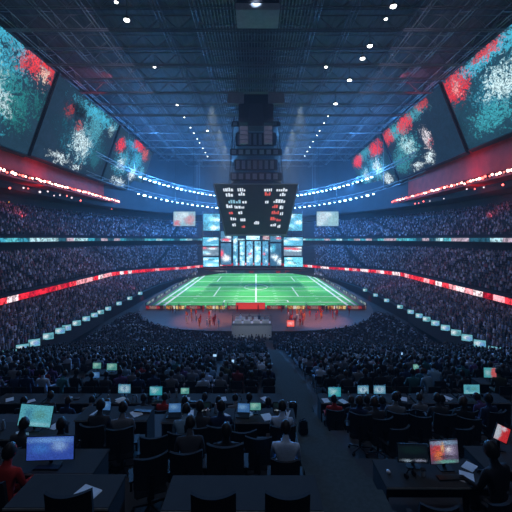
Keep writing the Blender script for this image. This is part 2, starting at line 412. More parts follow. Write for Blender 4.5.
def truss(p, q, dep, wid, bay, r):
    mb = MB(); p, q = Vector(p), Vector(q); L = (q-p).length; dr = (q-p)/L; sd = dr.cross(Vector((0, 0, 1)))*wid/2; up = Vector((0, 0, dep))
    cs = [p+sd, p-sd, p+up]
    for c in cs: mb.tube(c, c+dr*L, r, 4, cap=False)
    n = max(1, int(L/bay))
    for i in range(n+1):
        a = dr*(L*i/n); h_ = dr*(L*min(n, i+.5)/n); mb.tube(cs[0]+a, cs[1]+a, r*.5, 4, cap=False)
        for c in cs[:2]:
            mb.tube(c+a, cs[2]+h_, r*.4, 4, cap=False)
            if i: mb.tube(c+a, cs[2]+dr*(L*(i-.5)/n), r*.4, 4, cap=False)
    return mb
cross_y = [52, 58, 65, 72, 79, 86.5, 94, 103, 112, 122, 132, 142.5, 153, 165, 178, 192, 208]
for i, y in enumerate(cross_y):
    tag(truss((-57, y, 62.8), (57, y, 62.8), 3.2, .7, 6.5, .15 if i % 2 else .10).build('ceiling_truss', M['steel']), kind='structure')
for x in (-52, -43, -34, -20, -12.5, 12.5, 20, 34, 43, 52):
    tag(truss((x, 42, 63.2), (x, 222, 63.2), 2.6, .8, 8, .13).build('ceiling_truss', M['steel']), kind='structure')
ct = MB()                                           # ribbed central bay between the two spine trusses
for i in range(34):
    x = -11.5+23*i/33; ct.box(x-.09, x+.09, 44, 220, 64.5, 64.9)
for y in np.arange(46, 220, 3.1): ct.box(-11.5, 11.5, y-.1, y+.1, 64.9, 65.3)
tag(ct.build('ceiling_ribs', M['steel']), kind='structure')

# high bay lamps in two long lines
proto = empty('high_bay_lamp', (0, 0, 0), cat='lamp')
MB().tube((0, 0, .9), (0, 0, 4.2), .06, 6).build('rod', M['blackmetal'], proto)
MB().lathe([(.12, .9), (.5, .45), (.62, .1), (.62, .02)], 14).build('housing', M['blackmetal'], proto)
MB().lathe([(.55, 0), (.5, -.12), (.25, -.2)], 14).build('lens', M['lamp'], proto)
first = True
lampspots = [(-1, y) for y in (60.9, 65.9, 84, 108, 119, 130, 137, 145, 151, 160, 168, 176)]+[(1, y) for y in (62, 65.6, 74.8, 80, 91, 107, 118, 125, 134, 140, 149, 158, 166, 175)]
for sgn, y in lampspots:
    side = 'left' if sgn < 0 else 'right'; reach = 'near end, high over the terrace' if y < 80 else 'above the near part of the field' if y < 112 else 'far end, towards the scoreboard and beyond'
    lb = 'small roof lamp in the long %s line, %s' % (side, reach); gr = 'roof lamps in the %s line, %s' % (side, reach)
    x = sgn*25.5; sc = (1.0 if int(y*7) % 3 else .6) if y < 110 else .42
    if first: o = proto; o.location = (x, y, 61.0); tag(o, lb, 'lamp', gr); first = False; kids(proto); o.scale = (sc,)*3
    else: dup(proto, (x, y, 61.0), 0, lb, gr, scale=sc)
for lb, x, y in (('single white roof lamp close to the ribbed central bay, right of the hanging rig', 17.6, 84), ('single white roof lamp near the spine truss above the scoreboard', -19.5, 134)): dup(proto, (x, y, 61.0), 0, lb, 'lone roof lamps', scale=.7)

# ------------------------------------------------------------------ giant screens under the roof
WC = (.75, .9, .95); CC = (.06, .42, .60); C2 = (.03, .24, .36); DK = (.012, .03, .055)
G = {
 'L1': picture('giant_display_l1', (.012, .035, .06), [(.35, .30, .35, .22, (.03, .08, .13), .5), (.48, .70, .30, .28, CC, .6), (.30, .50, .2, .2, (.08,.35,.45), .8), (.72, .45, .2, .25, (.02, .20, .20), .6), (.58, .42, .12, .16, (.10,.42,.52), .8), (.46, .60, .16, .18, (.35, .55, .6), .7), (.68, .40, .08, .09, (.5, .65, .7), .7), (.62, .15, .10, .14, CC, .7), (.86, .94, .15, .13, (.7, .04, .05), .5), (.92, .86, .04, .06, (.7, .6, .5), .6), (.5, .97, .3, .07, CC, .6), (.52, .07, .05, .05, WC, .5)], 1.3, 1, 1.8, .35, 5., .30),
 'L2': picture('giant_display_l2', (.012, .03, .055), [(.55, .48, .32, .26, (.012, .09, .13), .6), (.62, .90, .34, .09, CC, .5), (.35, .8, .1, .12, BLK, .4), (.55, .40, .21, .24, C2, .6), (.52, .40, .13, .17, (.7, .85, .88), .7), (.62, .70, .16, .16, (.08, .35, .45), .6), (.22, .72, .05, .06, (.35, .04, .04), .6), (.40, .60, .05, .05, (.5, .06, .05), .6), (.9, .85, .05, .07, (.4, .6, .65), .6), (.28, .09, .12, .04, WC, .6), (.55, .06, .06, .04, WC, .6), (.8, .3, .1, .14, (.02, .12, .16), .5)], 1.3, 2, 1.8, .35, 5., .30),
 'L3': picture('giant_display_l3', (.012, .035, .06), [(.14, .72, .09, .13, RE, .5), (.3, .45, .16, .22, CC, .6), (.27, .42, .08, .1, WC, .7), (.4, .85, .2, .1, (.05, .3, .5), .5), (.62, .62, .16, .2, CC, .6), (.55, .93, .16, .08, RE, .5), (.8, .85, .1, .1, (.6, .1, .08), .5), (.62, .35, .08, .1, WC, .7), (.35, .1, .14, .07, WC, .7), (.85, .45, .08, .12, (.1, .4, .5), .5)], 1.3, 3, 1.8, .35, 5., .30),
 'R1': picture('giant_display_r1', (.012, .045, .075), [(.66, .90, .24, .09, CC, .5), (.36, .90, .2, .09, CC, .5), (.50, .50, .30, .22, (.012, .10, .15), .5), (.92, .84, .13, .17, (.7, .03, .045), .5), (.60, .95, .1, .07, (.65, .04, .05), .5), (.90, .82, .03, .08, (.8, .4, .4), .6), (.60, .55, .18, .22, C2, .6), (.58, .56, .12, .16, (.65, .85, .88), .7), (.74, .26, .14, .14, (.05, .38, .46), .6), (.32, .2, .1, .1, (.02, .12, .15), .5)], 1.3, 4, 1.8, .35, 5., .30),
 'R2': picture('giant_display_r2', (.010, .028, .055), [(.74, .86, .26, .12, (.05, .35, .45), .5), (.38, .90, .18, .10, (.06, .28, .36), .5), (.58, .86, .12, .14, (.7, .03, .045), .5), (.92, .86, .1, .14, (.65, .03, .04), .5), (.26, .93, .08, .07, (.5, .04, .05), .5), (.66, .50, .16, .22, (.06, .38, .46), .6), (.66, .48, .10, .15, (.55, .8, .84), .7), (.36, .42, .045, .15, (.8, .75, .8), .6), (.34, .36, .03, .05, RE, .6), (.84, .30, .14, .2, (.05, .30, .36), .6), (.40, .14, .06, .07, WC, .6), (.60, .10, .08, .06, WC, .6)], 1.3, 5, 1.8, .35, 5., .30),
 'R3': picture('giant_display_r3', (.010, .04, .07), [(.22, .84, .16, .14, RE, .5), (.55, .9, .2, .1, (.05, .3, .4), .5), (.78, .85, .15, .13, RE, .5), (.35, .45, .2, .25, CC, .6), (.32, .45, .1, .13, WC, .7), (.72, .42, .16, .2, CC, .6), (.7, .42, .08, .1, WC, .7), (.18, .15, .08, .1, WC, .6), (.5, .1, .1, .07, (.7, .5, .5), .6)], 1.3, 6, 1.8, .35, 5., .30)}
def giant(sgn, y0, y1, zb, zt, m, label):
    xb, xt = sgn*62, sgn*54
    root = empty('giant_screen', (sgn*58, (y0+y1)/2, zb), 0, label, 'screen', None)
    o = Vector(root.location)
    nrm = Vector((zb-zt, 0, (xb-xt))).normalized()       # in the x,z plane, square to the face
    if nrm.x*sgn < 0: nrm = -nrm
    A, B_, C_, D = [Vector(p)-o for p in ((xb, y0, zb), (xb, y1, zb), (xt, y1, zt), (xt, y0, zt))]
    k = nrm*1.2
    cab = MB(); cab.v = [tuple(v) for v in (A+nrm*.05, B_+nrm*.05, C_+nrm*.05, D+nrm*.05, A+k, B_+k, C_+k, D+k)]
    cab.f = [(3, 2, 1, 0), (4, 5, 6, 7), (0, 1, 5, 4), (1, 2, 6, 5), (2, 3, 7, 6), (3, 0, 4, 7)]; cab.mi = [0]*6
    cab.build('cabinet', M['black'], root)
    e = .35; yy = Vector((0, e, 0)); zz = (D-A).normalized()*e
    MB().quad(A+yy+zz, B_-yy+zz, C_-yy-zz, D+yy-zz).build('screen', m, root)
    fr = MB()
    for p, q in ((A, B_), (B_, C_), (C_, D), (D, A)): fr.tube(p-nrm*.05, q-nrm*.05, .22, 4)
    fr.build('frame', M['blackmetal'], root)
    for t in (.15, .5, .85):
        p = D+(C_-D)*t+nrm*.6; MB().tube(p, p+Vector((0, 0, 66.6-zt)), .12, 6).build('hanger', M['blackmetal'], root)
    return root
giant(-1, 46, 90.6, 40.2, 63.2, G['L1'], 'nearest giant screen on the left, cyan picture with red upper far corner')
giant(-1, 91.6, 132.4, 40.6, 63.2, G['L2'], 'middle giant screen on the left, white and cyan burst at its centre')
giant(-1, 133.4, 176, 40.6, 63.0, G['L3'], 'farthest giant screen on the left, small in view with red and cyan patches')
giant(1, 52, 97.3, 43.4, 63.6, G['R1'], 'nearest giant screen on the right, white figure on teal beside a red corner')
giant(1, 98.3, 144, 43.2, 63.4, G['R2'], 'middle giant screen on the right, dark navy with two red patches on top')
giant(1, 145, 192, 42.0, 63.0, G['R3'], 'farthest giant screen on the right with red squares and cyan burst')

# suites below the giant screens: fascia with painted-in red glow, lamp strings
for sgn, side in ((-1, 'left'), (1, 'right')):
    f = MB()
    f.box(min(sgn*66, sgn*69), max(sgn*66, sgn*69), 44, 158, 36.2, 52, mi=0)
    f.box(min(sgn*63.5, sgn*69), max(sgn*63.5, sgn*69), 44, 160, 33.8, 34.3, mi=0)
    tag(f.build('wall_suites_'+side, M['redglow_wall']), kind='structure')
    for nm, X, Z, n, r, ms, lb in (('string_light', 63.3, 34.9, 84, .30, (M['redlampw'], M['redlamp']), 'string of glowing red lamps under the giant screens on the %s'),
                                   ('string_light', 65.2, 32.1, 30, .26, (M['whitespark'], M['redlamp']), 'sparse string of small pale and red lamps below the red string on the %s'),
                                   ('string_light', 70.0, 28.9, 16, .22, (M['amber'], M['amber']), 'faint amber lamps at the top of the upper stand on the %s')):
        root = empty(nm, (sgn*X, 46, Z), 0, lb % side, 'string light')
        y1 = 158 if nm else 0
        if r == .22: y1 = 95
        MB().tube((0, 0, r), (0, y1-46, r), .07, 5).build('cable', M['black'], root)
        bp = MB().lathe([(r*.4, -r), (r, -r*.4), (r, r*.4), (r*.4, r)], 8)
        me = [bp.mesh('bulb', q) for q in ms]
        for i in range(n):
            y = (y1-46)*(i+.5)/n
            if r != .30 and rng.random() < .35: continue
            o = bpy.data.objects.new('bulb', me[0] if rng.random() < .55 else me[1]); C.objects.link(o); o.parent = root
            o.location = (rng.normal(0, .1), y+(rng.normal(0, .8) if r != .30 else 0), rng.normal(0, .12) if r == .30 else rng.normal(0, .45)); sc = rng.uniform(.6, 1.25); o.scale = (sc,)*3

sp = []; sa = []
for sgn in (-1, 1):
    for X, Z, n in ((64.6, 34.3, 190), (65.6, 34.3, 120), (69.6, 31.8, 150), (71.5, 31.8, 120)):
        for i in range(n):
            if rng.random() < .2: continue
            sp.append((sgn*X, 46+110*i/n+rng.normal(0, .15), Z)); sa.append(sgn*PI/2+rng.normal(0, .3))
crowd_mesh('crowd', sp, sa, True, False, PALS, 'guests standing along the red lit suites under the giant screens')
# arcs of cold lamps round the far end of the roof rim
proto = empty('rim_floodlight', (0, 0, 0))
MB().box(-.7, .7, -.2, .25, -.35, .35).build('housing', M['blackmetal'], proto, .05)
MB().box(-.6, .6, -.3, -.2, -.24, .24).build('lens', M['cyanlamp'], proto)
MB().tube((0, 0, .3), (0, .3, 1.4), .06, 6).build('bracket', M['blackmetal'], proto)
first = True
for row, (W, Z, a0, a1, n) in enumerate(((52, 43.5, 20, 83, 26), (55, 37, 22, 80, 21))):
    for sgn in (-1, 1):
        for i in range(n):
            t = math.radians(a0+(a1-a0)*i/(n-1)); x = sgn*W*math.cos(t); y = YS+(W+38)*math.sin(t); z = Z-(t-.4)*2.0
            side = 'left' if sgn < 0 else 'right'; rw = 'upper' if row == 0 else 'lower'
            lb = 'cold blue-white floodlight in the %s arc round the far %s corner of the roof' % (rw, side); gr = 'floodlights of the %s arc, far %s corner' % (rw, side)
            o = proto if first else dup(proto, None, None, lb, gr)
            if first: kids(proto); tag(o, lb, 'floodlight', gr); first = False
            o.location = (x, y, z); o.rotation_euler = (0, 0, math.atan2(-x, y-100))
            o['category'] = 'floodlight'; sc = rng.uniform(.45, 1.15); o.scale = (sc, sc, sc)
for Z, W in ((44.6, 52), (38.1, 55)):               # rim trusses that carry them
    mb = MB(); prev = None
    for i in range(41):
        t = PI*(i/40); p = Vector((-(W+1)*math.cos(t), YS+(W+39)*math.sin(t)+.3, Z-(min(t, PI-t)-.4)*2.0))
        if prev is not None: mb.tube(prev, p, .16, 5); mb.tube(prev+Vector((0, 0, 1.3)), p+Vector((0, 0, 1.3)), .16, 5); mb.tube(prev, p+Vector((0, 0, 1.3)), .1, 4)
        prev = p
        if i % 8 == 4: mb.tube(p, (p.x, p.y, 66.5), .1, 5)
    tag(mb.build('rim_truss', M['steel']), 'curved steel truss carrying the %s arc of cold floodlights' % ('upper' if Z > 40 else 'lower'), 'truss')

# ------------------------------------------------------------------ centre-hung scoreboard and rig
sb = empty('scoreboard', (0, 128, 19.0), 0, 'dark centre-hung scoreboard with rows of white and red figures, over the field', 'scoreboard')
Wt, Wb, Ht = 15.2, 11.3, 18.4
body = MB(); 
body.v = [(-Wb, -4, 0), (Wb, -4, 0), (Wb, 6, 0), (-Wb, 6, 0), (-Wt, -8, Ht), (Wt, -8, Ht), (Wt, 10, Ht), (-Wt, 10, Ht)]
body.f = [(0, 3, 2, 1), (4, 5, 6, 7), (0, 1, 5, 4), (1, 2, 6, 5), (2, 3, 7, 6), (3, 0, 4, 7)]; body.mi = [0]*6
body.build('housing', mat('scoreboard_housing', (.05, .055, .065), .5, scale=.5), sb)
fr = MB()
vv = body.v
for i, j in ((0, 1), (1, 5), (5, 4), (4, 0), (5, 6), (6, 7), (7, 4), (1, 2), (2, 6), (0, 3), (3, 7)): fr.tube(vv[i], vv[j], .25, 5)
fr.build('frame', M['steel'], sb)
def fp(u, v, out_=.08):                             # point on the tilted front face; u in -1..1, v in 0..1
    w = Wb+(Wt-Wb)*v; return Vector((u*w, -4-4*v-out_, Ht*v))
rows_sb = [(-.80, -.55, .86, 'w'), (-.45, -.28, .86, 'w'), (-.76, -.62, .76, 'w'), (-.44, -.28, .78, 'w'), (-.72, -.40, .63, 'c'), (-.36, -.24, .63, 'w'), (-.80, -.62, .54, 'w'), (-.58, -.34, .53, 'w'), (-.76, -.66, .42, 'r'), (-.50, -.38, .42, 'w'),
           (-.74, -.60, .30, 'w'), (-.46, -.36, .28, 'w'), (-.72, -.62, .18, 'w'), (-.44, -.34, .15, 'r'), (.20, .40, .86, 'w'), (.50, .76, .86, 'w'), (.22, .36, .78, 'r'), (.60, .74, .77, 'w'), (.24, .34, .63, 'w'), (.46, .76, .64, 'w'),
           (.44, .58, .54, 'r'), (.64, .74, .52, 'w'), (.44, .62, .42, 'r'), (.68, .76, .40, 'w'), (.42, .54, .30, 'r'), (.60, .72, .28, 'r'), (.44, .60, .18, 'w'), (.66, .74, .15, 'w'), (-.06, .06, .22, 'w')]
EM = {'w': emit('score_white', (.75, .85, .95), 1.0), 'c': emit('score_cyan', (.3, .6, .75), .8), 'r': emit('score_red', (.8, .12, .10), .9)}
rr = random.Random(3)
for u0, u1, v, c in rows_sb:                         # blocks of glowing segment strokes
    mb = MB(); u = u0
    while u < u1:
        w = rr.uniform(.025, .06); h = rr.uniform(.035, .07)
        mb.quad(fp(u, v), fp(u+w, v), fp(u+w, v+h), fp(u, v+h)); u += w+rr.uniform(.008, .02)
    mb.build('score_figures', EM[c], sb)
MB().quad(fp(-.98, -.0), fp(.98, 0), fp(.98, .03), fp(-.98, .03)).build('lower_strip', emit('strip_dim', (.10, .2, .28), .25), sb)
for x in (-10, 10):
    for y in (-5, 7): MB().tube((x, y, Ht), (x*.8, y, 63.2-19), .15, 6).build('hanger', M['blackmetal'], sb)
# stack of rigging above it
rig = empty('rigging_tower', (0, 128, 39.2), 0, 'dark stack of girders and boxes hanging above the scoreboard', 'rigging')
for i, (w, z0, z1, y0) in enumerate(((9.5, 0, 3.0, -5), (8.0, 4, 8.0, -4), (9.5, 9, 11.5, -6), (7.5, 13, 18, -4), (9, 19.5, 21.5, -6))):
    MB().box(-w, w, y0, -y0, z0, z1).build('deck_box', M['blackmetal'], rig, .2)
    for k in range(7): MB().box(-w+.6+k*(2*w-1.2)/7, -w+.2+(k+.8)*(2*w-1.2)/7, y0-.25, y0-.05, z0+.4, z1-.5).build('front_panel', M['grey'] if i in (2, 4) and k in (1, 2, 4, 5) else M['steel'], rig)
for x in (-6.5, 6.5): MB().box(x-.3, x+.3, -.3, .3, 0, 24.8).build('mast', M['steel'], rig)
rig2 = empty('speaker_rig', (0, 92, 47.4), 0, 'dark hanging loudspeaker rig with two pale side panels, high over the near end', 'speaker rig')
MB().box(-4.6, 4.6, -3, 5, 1.5, 9).build('housing', M['black'], rig2, .3)
MB().box(-2.2, 2.2, -3.8, -3.0, 0.2, 6.2, top=.8).build('speaker_box', M['blackmetal'], rig2, .15)
for s in (-1, 1):
    MB().box(s*5.4-2.2, s*5.4+2.2, -3.2, -2.7, 6.4, 9.3).build('side_panel', M['grey'], rig2, .1)
    MB().box(s*5-.2, s*5+.2, -1, -.6, 9, 15.5).build('hanger', M['steel'], rig2)
for s in (-1, 1):
    mb = MB()
    for k in range(4): mb.box(s*3.2-1.1, s*3.2+1.1, -4.0, -3.2, -1.2*k-.9, -1.2*k+.1, top=.93)
    mb.build('line_array', M['grey'], rig2)
rig3 = empty('speaker_rig', (.3, 62, 57.2), 0, 'black hanging box with pale lower lip at the top of the roof bay', 'speaker rig')
MB().box(-3.8, 3.8, -3, 3, 2.2, 5.6).build('housing', M['black'], rig3, .25)
MB().box(-3.9, 3.9, -3.4, 2, .9, 2.1).build('lip', M['grey'], rig3, .1)
for s in (-1, 1): MB().box(s*3-.15, s*3+.15, -.2, .2, 5.6, 6.0).build('hanger', M['steel'], rig3)

# hanging side screens
for sgn, seed in ((-1, 31), (1, 32)):
    root = empty('hanging_screen', (sgn*36, 168, 23.8), 0, 'wide hanging screen with pale and red picture %s of the scoreboard' % ('left' if sgn < 0 else 'right'), 'screen')
    MB().box(-5.7, 5.7, 0, .6, 0, 7.7).build('cabinet', M['black'], root)
    MB().quad((-5.5, -.05, .2), (5.5, -.05, .2), (5.5, -.05, 7.5), (-5.5, -.05, 7.5)).build('screen', picture('hanging_display', (.25, .45, .55), [(.3, .6, .3, .4, (.7, .8, .85), .6), (.75, .45, .22, .35, (.75, .2, .18) if sgn < 0 else (.35, .6, .6), .6), (.15, .2, .15, .2, RE if sgn < 0 else WC, .6), (.55, .8, .15, .15, WC, .5)], 1.1, seed, 1.5, gscale=6), root)
    for x in (-4.5, 4.5): MB().tube((x, .3, 7.7), (x, .3, 66.6-23.8), .08, 5).build('cable', M['blackmetal'], root)

# ------------------------------------------------------------------ video wall at the far end
def vpanel(px0, px1, py0, py1, d, base, blobs, label, grp, seed, st=1.0, gs=7, thick=1.2):
    a = P(px0, py1, d); b_ = P(px1, py0, d); w = b_.x-a.x; h = b_.z-a.z
    root = empty('video_panel', ((a.x+b_.x)/2, d, a.z), 0, label, 'video panel', grp)
    MB().box(-w/2, w/2, 0, thick, 0, h).build('cabinet', M['black'], root)
    MB().quad((-w/2+.15, -.04, .15), (w/2-.15, -.04, .15), (w/2-.15, -.04, h-.15), (-w/2+.15, -.04, h-.15)).build('screen', picture('wall_display', base, blobs, st, seed, max(.3, w/h), gscale=gs, grain=.9), root)
PB = (.06, .25, .38); G1 = 'video panels of the far wall'
sd = 40
def rb_blobs(r, red):
    return [(r.uniform(.05, .95), r.uniform(.05, .95), r.uniform(.15, .35), r.uniform(.06, .16), c, .7) for c in ([(.3, .7, .85), (.02, .06, .1), WC, RE if red else CC, (.02, .06, .1), WC, RE if red else WC])]
r = random.Random(5)
spec = [(203, 220, 213.5, 231, PB, 0, 'top outer left panel of the far video wall, pale cyan'), (285, 302.5, 213.5, 231, PB, 0, 'top outer right panel of the far video wall, pale cyan'),
        (202.5, 219, 237, 246, PB, 0, 'upper outer left panel of the far video wall, just above its red one'), (202.5, 219, 246.6, 256, (.10, .15, .2), 1, 'outer left panel of the far video wall with red and white picture'), (203, 219, 257, 267, (.10, .35, .5), 0, 'lowest outer left panel of the far video wall, blue'),
        (283.5, 303, 237, 246, PB, 0, 'upper outer right panel of the far video wall, just above its red one'), (283.5, 302, 246.6, 256, (.10, .15, .2), 1, 'outer right panel of the far video wall with red and white picture'), (284, 303, 257, 267, (.10, .4, .5), 0, 'lowest outer right panel of the far video wall, turquoise'),
        (220.5, 231.5, 231, 242, (.04, .12, .2), 1, 'upper inner left panel of the far video wall, dark with red'), (220.5, 231.5, 243, 265, (.03, .10, .18), 1, 'tall dark inner left panel of the far video wall'),
        (270, 281.5, 231, 242, (.04, .12, .2), 1, 'upper inner right panel of the far video wall, dark with red'), (270, 281.5, 243, 266, (.02, .08, .15), 0, 'tall dark inner right panel of the far video wall'),
        (244, 262, 226, 232.5, (.45, .75, .85), 0, 'bright white panel at the top centre of the far video wall'), (246, 260, 233.2, 240, (.3, .6, .75), 0, 'small pale panel just under the bright top centre one'),
        (262.5, 269.5, 234, 240, (.25, .12, .14), 1, 'small reddish panel beside the pale top centre one'),
        (233, 238, 235, 266, (.05, .2, .32), 0, 'first slim blue column of the far video wall from its left'), (239.5, 245, 241, 266, (.08, .3, .42), 0, 'second slim blue column of the far video wall from its left'), (246.3, 253, 241, 266, (.1, .3, .45), 0, 'third slim blue column of the far video wall, left of its centre'),
        (254.3, 261, 241, 266, (.1, .32, .45), 0, 'fourth slim blue column of the far video wall, right of its centre'), (262.3, 268.5, 241, 266, (.06, .22, .36), 0, 'slim blue column beside the tall dark inner right panel')]
for px0, px1, py0, py1, base, red, lb in spec:
    if px1-px0 < 8: bl = [(r.uniform(.2, .8), .06+.115*j+r.uniform(-.03, .03), r.uniform(.2, .5), .035, r.choice([WC, WC, (.3, .7, .9), (.01, .03, .06), RE if r.random() < .3 else WC]), .5) for j in range(8)]
    else: bl = rb_blobs(r, red)
    vpanel(px0, px1, py0, py1, 174 if px1-px0 > 8 else 175, base, bl, lb, G1, sd, 2.1, 10 if px1-px0 > 8 else 8.4); sd += 1
tw = empty('stage_scaffold', (0, 178, -.8), 0, 'dark scaffold carrying the video panels at the far end of the field', 'scaffold')
MB().box(-28.5, 26, -2, 3, 0, 2.6).build('base', M['blackmetal'], tw)
for x in (-28.3, -23, -19.2, -15.5, -11.8, 7.5, 11, 14.2, 19.5, 24.6): MB().box(x-.2, x+.2, -1.2, -.8, 2.6, 33).build('upright', M['steel'], tw)
for z in (8, 14, 20, 26, 32.5): MB().box(-28.5, 24.8, -1.1, -.9, z-.15, z+.15).build('crossbar', M['steel'], tw)
sg = empty('low_stage', (0, 173, -.8), 0, 'low black stage with a red and white front at the far edge of the field', 'stage')
MB().box(-27, 27, -1.5, 2.2, 0, 2.2).build('deck', M['black'], sg)
MB().quad((-26.5, -1.55, .5), (26.5, -1.55, .5), (26.5, -1.55, 2.0), (-26.5, -1.55, 2.0), ((0, 0), (53, 0), (53, 1), (0, 1))).build('front_display', strip_mat('stage_strip', [(.04, .1, .14), (.5, .04, .06), (.02, .05, .08), (.5, .5, .55), (.03, .12, .18), (.35, .03, .05)], 2.3, .6, 5., 1.5), sg)

# ------------------------------------------------------------------ platform and field
pf = MB(); n = 96
ring = []
for i in range(n):
    t = 2*PI*i/n; cx, sy = math.cos(t), math.sin(t)
    ring.append((32*math.copysign(abs(cx)**.62, cx), 119+54.5*math.copysign(abs(sy)**.62, sy)))
pf.v = [(x, y, -.8) for x, y in ring]+[(x, y, 0) for x, y in ring]
pf.f = [(i, (i+1) % n, n+(i+1) % n, n+i) for i in range(n)]+[tuple(range(n, 2*n))]; pf.mi = [0]*(n+1)
tag(pf.build('floor_platform', M['platform']), kind='structure')
FX, F0, F1 = 25.2, 88, 167.5
m, nt, out = new_mat('field_turf')
b = N(nt, 'ShaderNodeBsdfPrincipled', Roughness=.85); tc = N(nt, 'ShaderNodeTexCoord'); nz = N(nt, 'ShaderNodeTexNoise', Scale=.35, Detail=5.); nt.links.new(tc.outputs['Object'], nz.inputs['Vector'])
cr = N(nt, 'ShaderNodeValToRGB'); cr.color_ramp.elements[0].position = .3; cr.color_ramp.elements[1].position = .75; cr.color_ramp.elements[0].color = (.035, .36, .07, 1); cr.color_ramp.elements[1].color = (.07, .50, .12, 1)
nt.links.new(nz.outputs['Fac'], cr.inputs[0]); nt.links.new(cr.outputs[0], b.inputs['Base Color']); nt.links.new(b.outputs[0], out.inputs[0])
fld = empty('playing_field', (0, 0, 0), 0, 'bright green playing field with white markings in the middle of the arena', 'field')
MB().box(-FX-2.5, FX+2.5, F0-2, F1+2, .0, .1).build('turf', m, fld)
ln = MB(); wl = .55
def L_(x0, x1, y0, y1): ln.box(x0, x1, y0, y1, .1, .13)
for x in (-FX-1.3, -FX+.8, FX-.8, FX+1.3): L_(x-.35, x+.35, F0, F1)
for y, w in ((F0, .5), (F0+5, .4), (102, .5), (113, .35), (122, .6), (137, .5), (155, .5), (F1, .7)): L_(-FX-1.3, FX+1.3, y-w/2, y+w/2)
L_(-.25, .25, F0, F1)
for sgn in (-1, 1):
    L_(sgn*13-.2, sgn*13+.2, 102, 122); L_(sgn*9-.2, sgn*9+.2, F0+5, 96); L_(min(sgn*9, 0), max(sgn*9, 0), 95.8, 96.2); L_(sgn*16-.2, sgn*16+.2, 137, 155)
    for y in np.arange(F0+2, F1, 4.5): L_(sgn*6-.5, sgn*6+.5, y-.12, y+.12); L_(sgn*18-.5, sgn*18+.5, y-.12, y+.12)
ring = [(4.2*math.cos(2*PI*i/40), 122+6.5*math.sin(2*PI*i/40)) for i in range(41)]
for (x0, y0), (x1, y1) in zip(ring, ring[1:]): ln.tube((x0, y0, .11), (x1, y1, .11), .15, 4)
ln.build('markings', mat('white_paint', (.75, .8, .78), .7, noise=.05), fld)
for sgn, nm in ((-1, 'near'), (1, 'far')):
    pass
# advertising boards along the near edge and the sides
bm_ = [strip_mat('board_red', [(.6, .05, .05), (.7, .4, .2), (.08, .02, .02), (.5,.3,.25)], .9, .6, 1, 2.), strip_mat('board_pale', [(.7, .7, .6), (.06, .04, .03), (.7, .5, .2), (.5, .2, .05)], .8, 1.2, 2, 2.), strip_mat('board_cyan', [(.4, .6, .65), (.6, .7, .7), (.1, .3, .35)], 1.2, .6, 3, 2.)]
def board(x, y, rz, L, h, m, lb, gr):
    root = empty('advertising_board', (x, y, 0), rz, lb, 'advertising board', gr)
    MB().box(-L/2, L/2, 0, .2, 0, h).build('cabinet', M['black'], root)
    MB().quad((-L/2+.04, -.02, .06), (L/2-.04, -.02, .06), (L/2-.04, -.02, h-.06), (-L/2+.04, -.02, h-.06), ((0, 0), (L, 0), (L, 1), (0, 1))).build('screen', m, root)
for i in range(11):
    x = -25.5+i*5.1
    if i == 5: continue
    board(x, 84.4, 0, 4.7, .95, bm_[i % 2], 'low lit %s board on the near field edge, %s of the red centre board' % ('red' if i % 2 == 0 else 'pale orange', 'left' if i < 5 else 'right'), 'near edge boards, %s %s' % (('red' if i % 2 == 0 else 'pale'), 'left' if i < 5 else 'right'))
board(-1.4, 84.2, 0, 7.4, 1.7, emit('centre_board_red', (.75, .05, .04), .8), 'taller plain red board at the middle of the near field edge', None)
for sgn in (-1, 1):
    for i in range(9):
        y = 92+i*9
        board(sgn*29.2, y, -sgn*PI/2, 6.5, .8, bm_[2], 'low pale cyan board along the %s side of the field' % ('left' if sgn < 0 else 'right'), 'boards on the %s side of the field' % ('left' if sgn < 0 else 'right'))

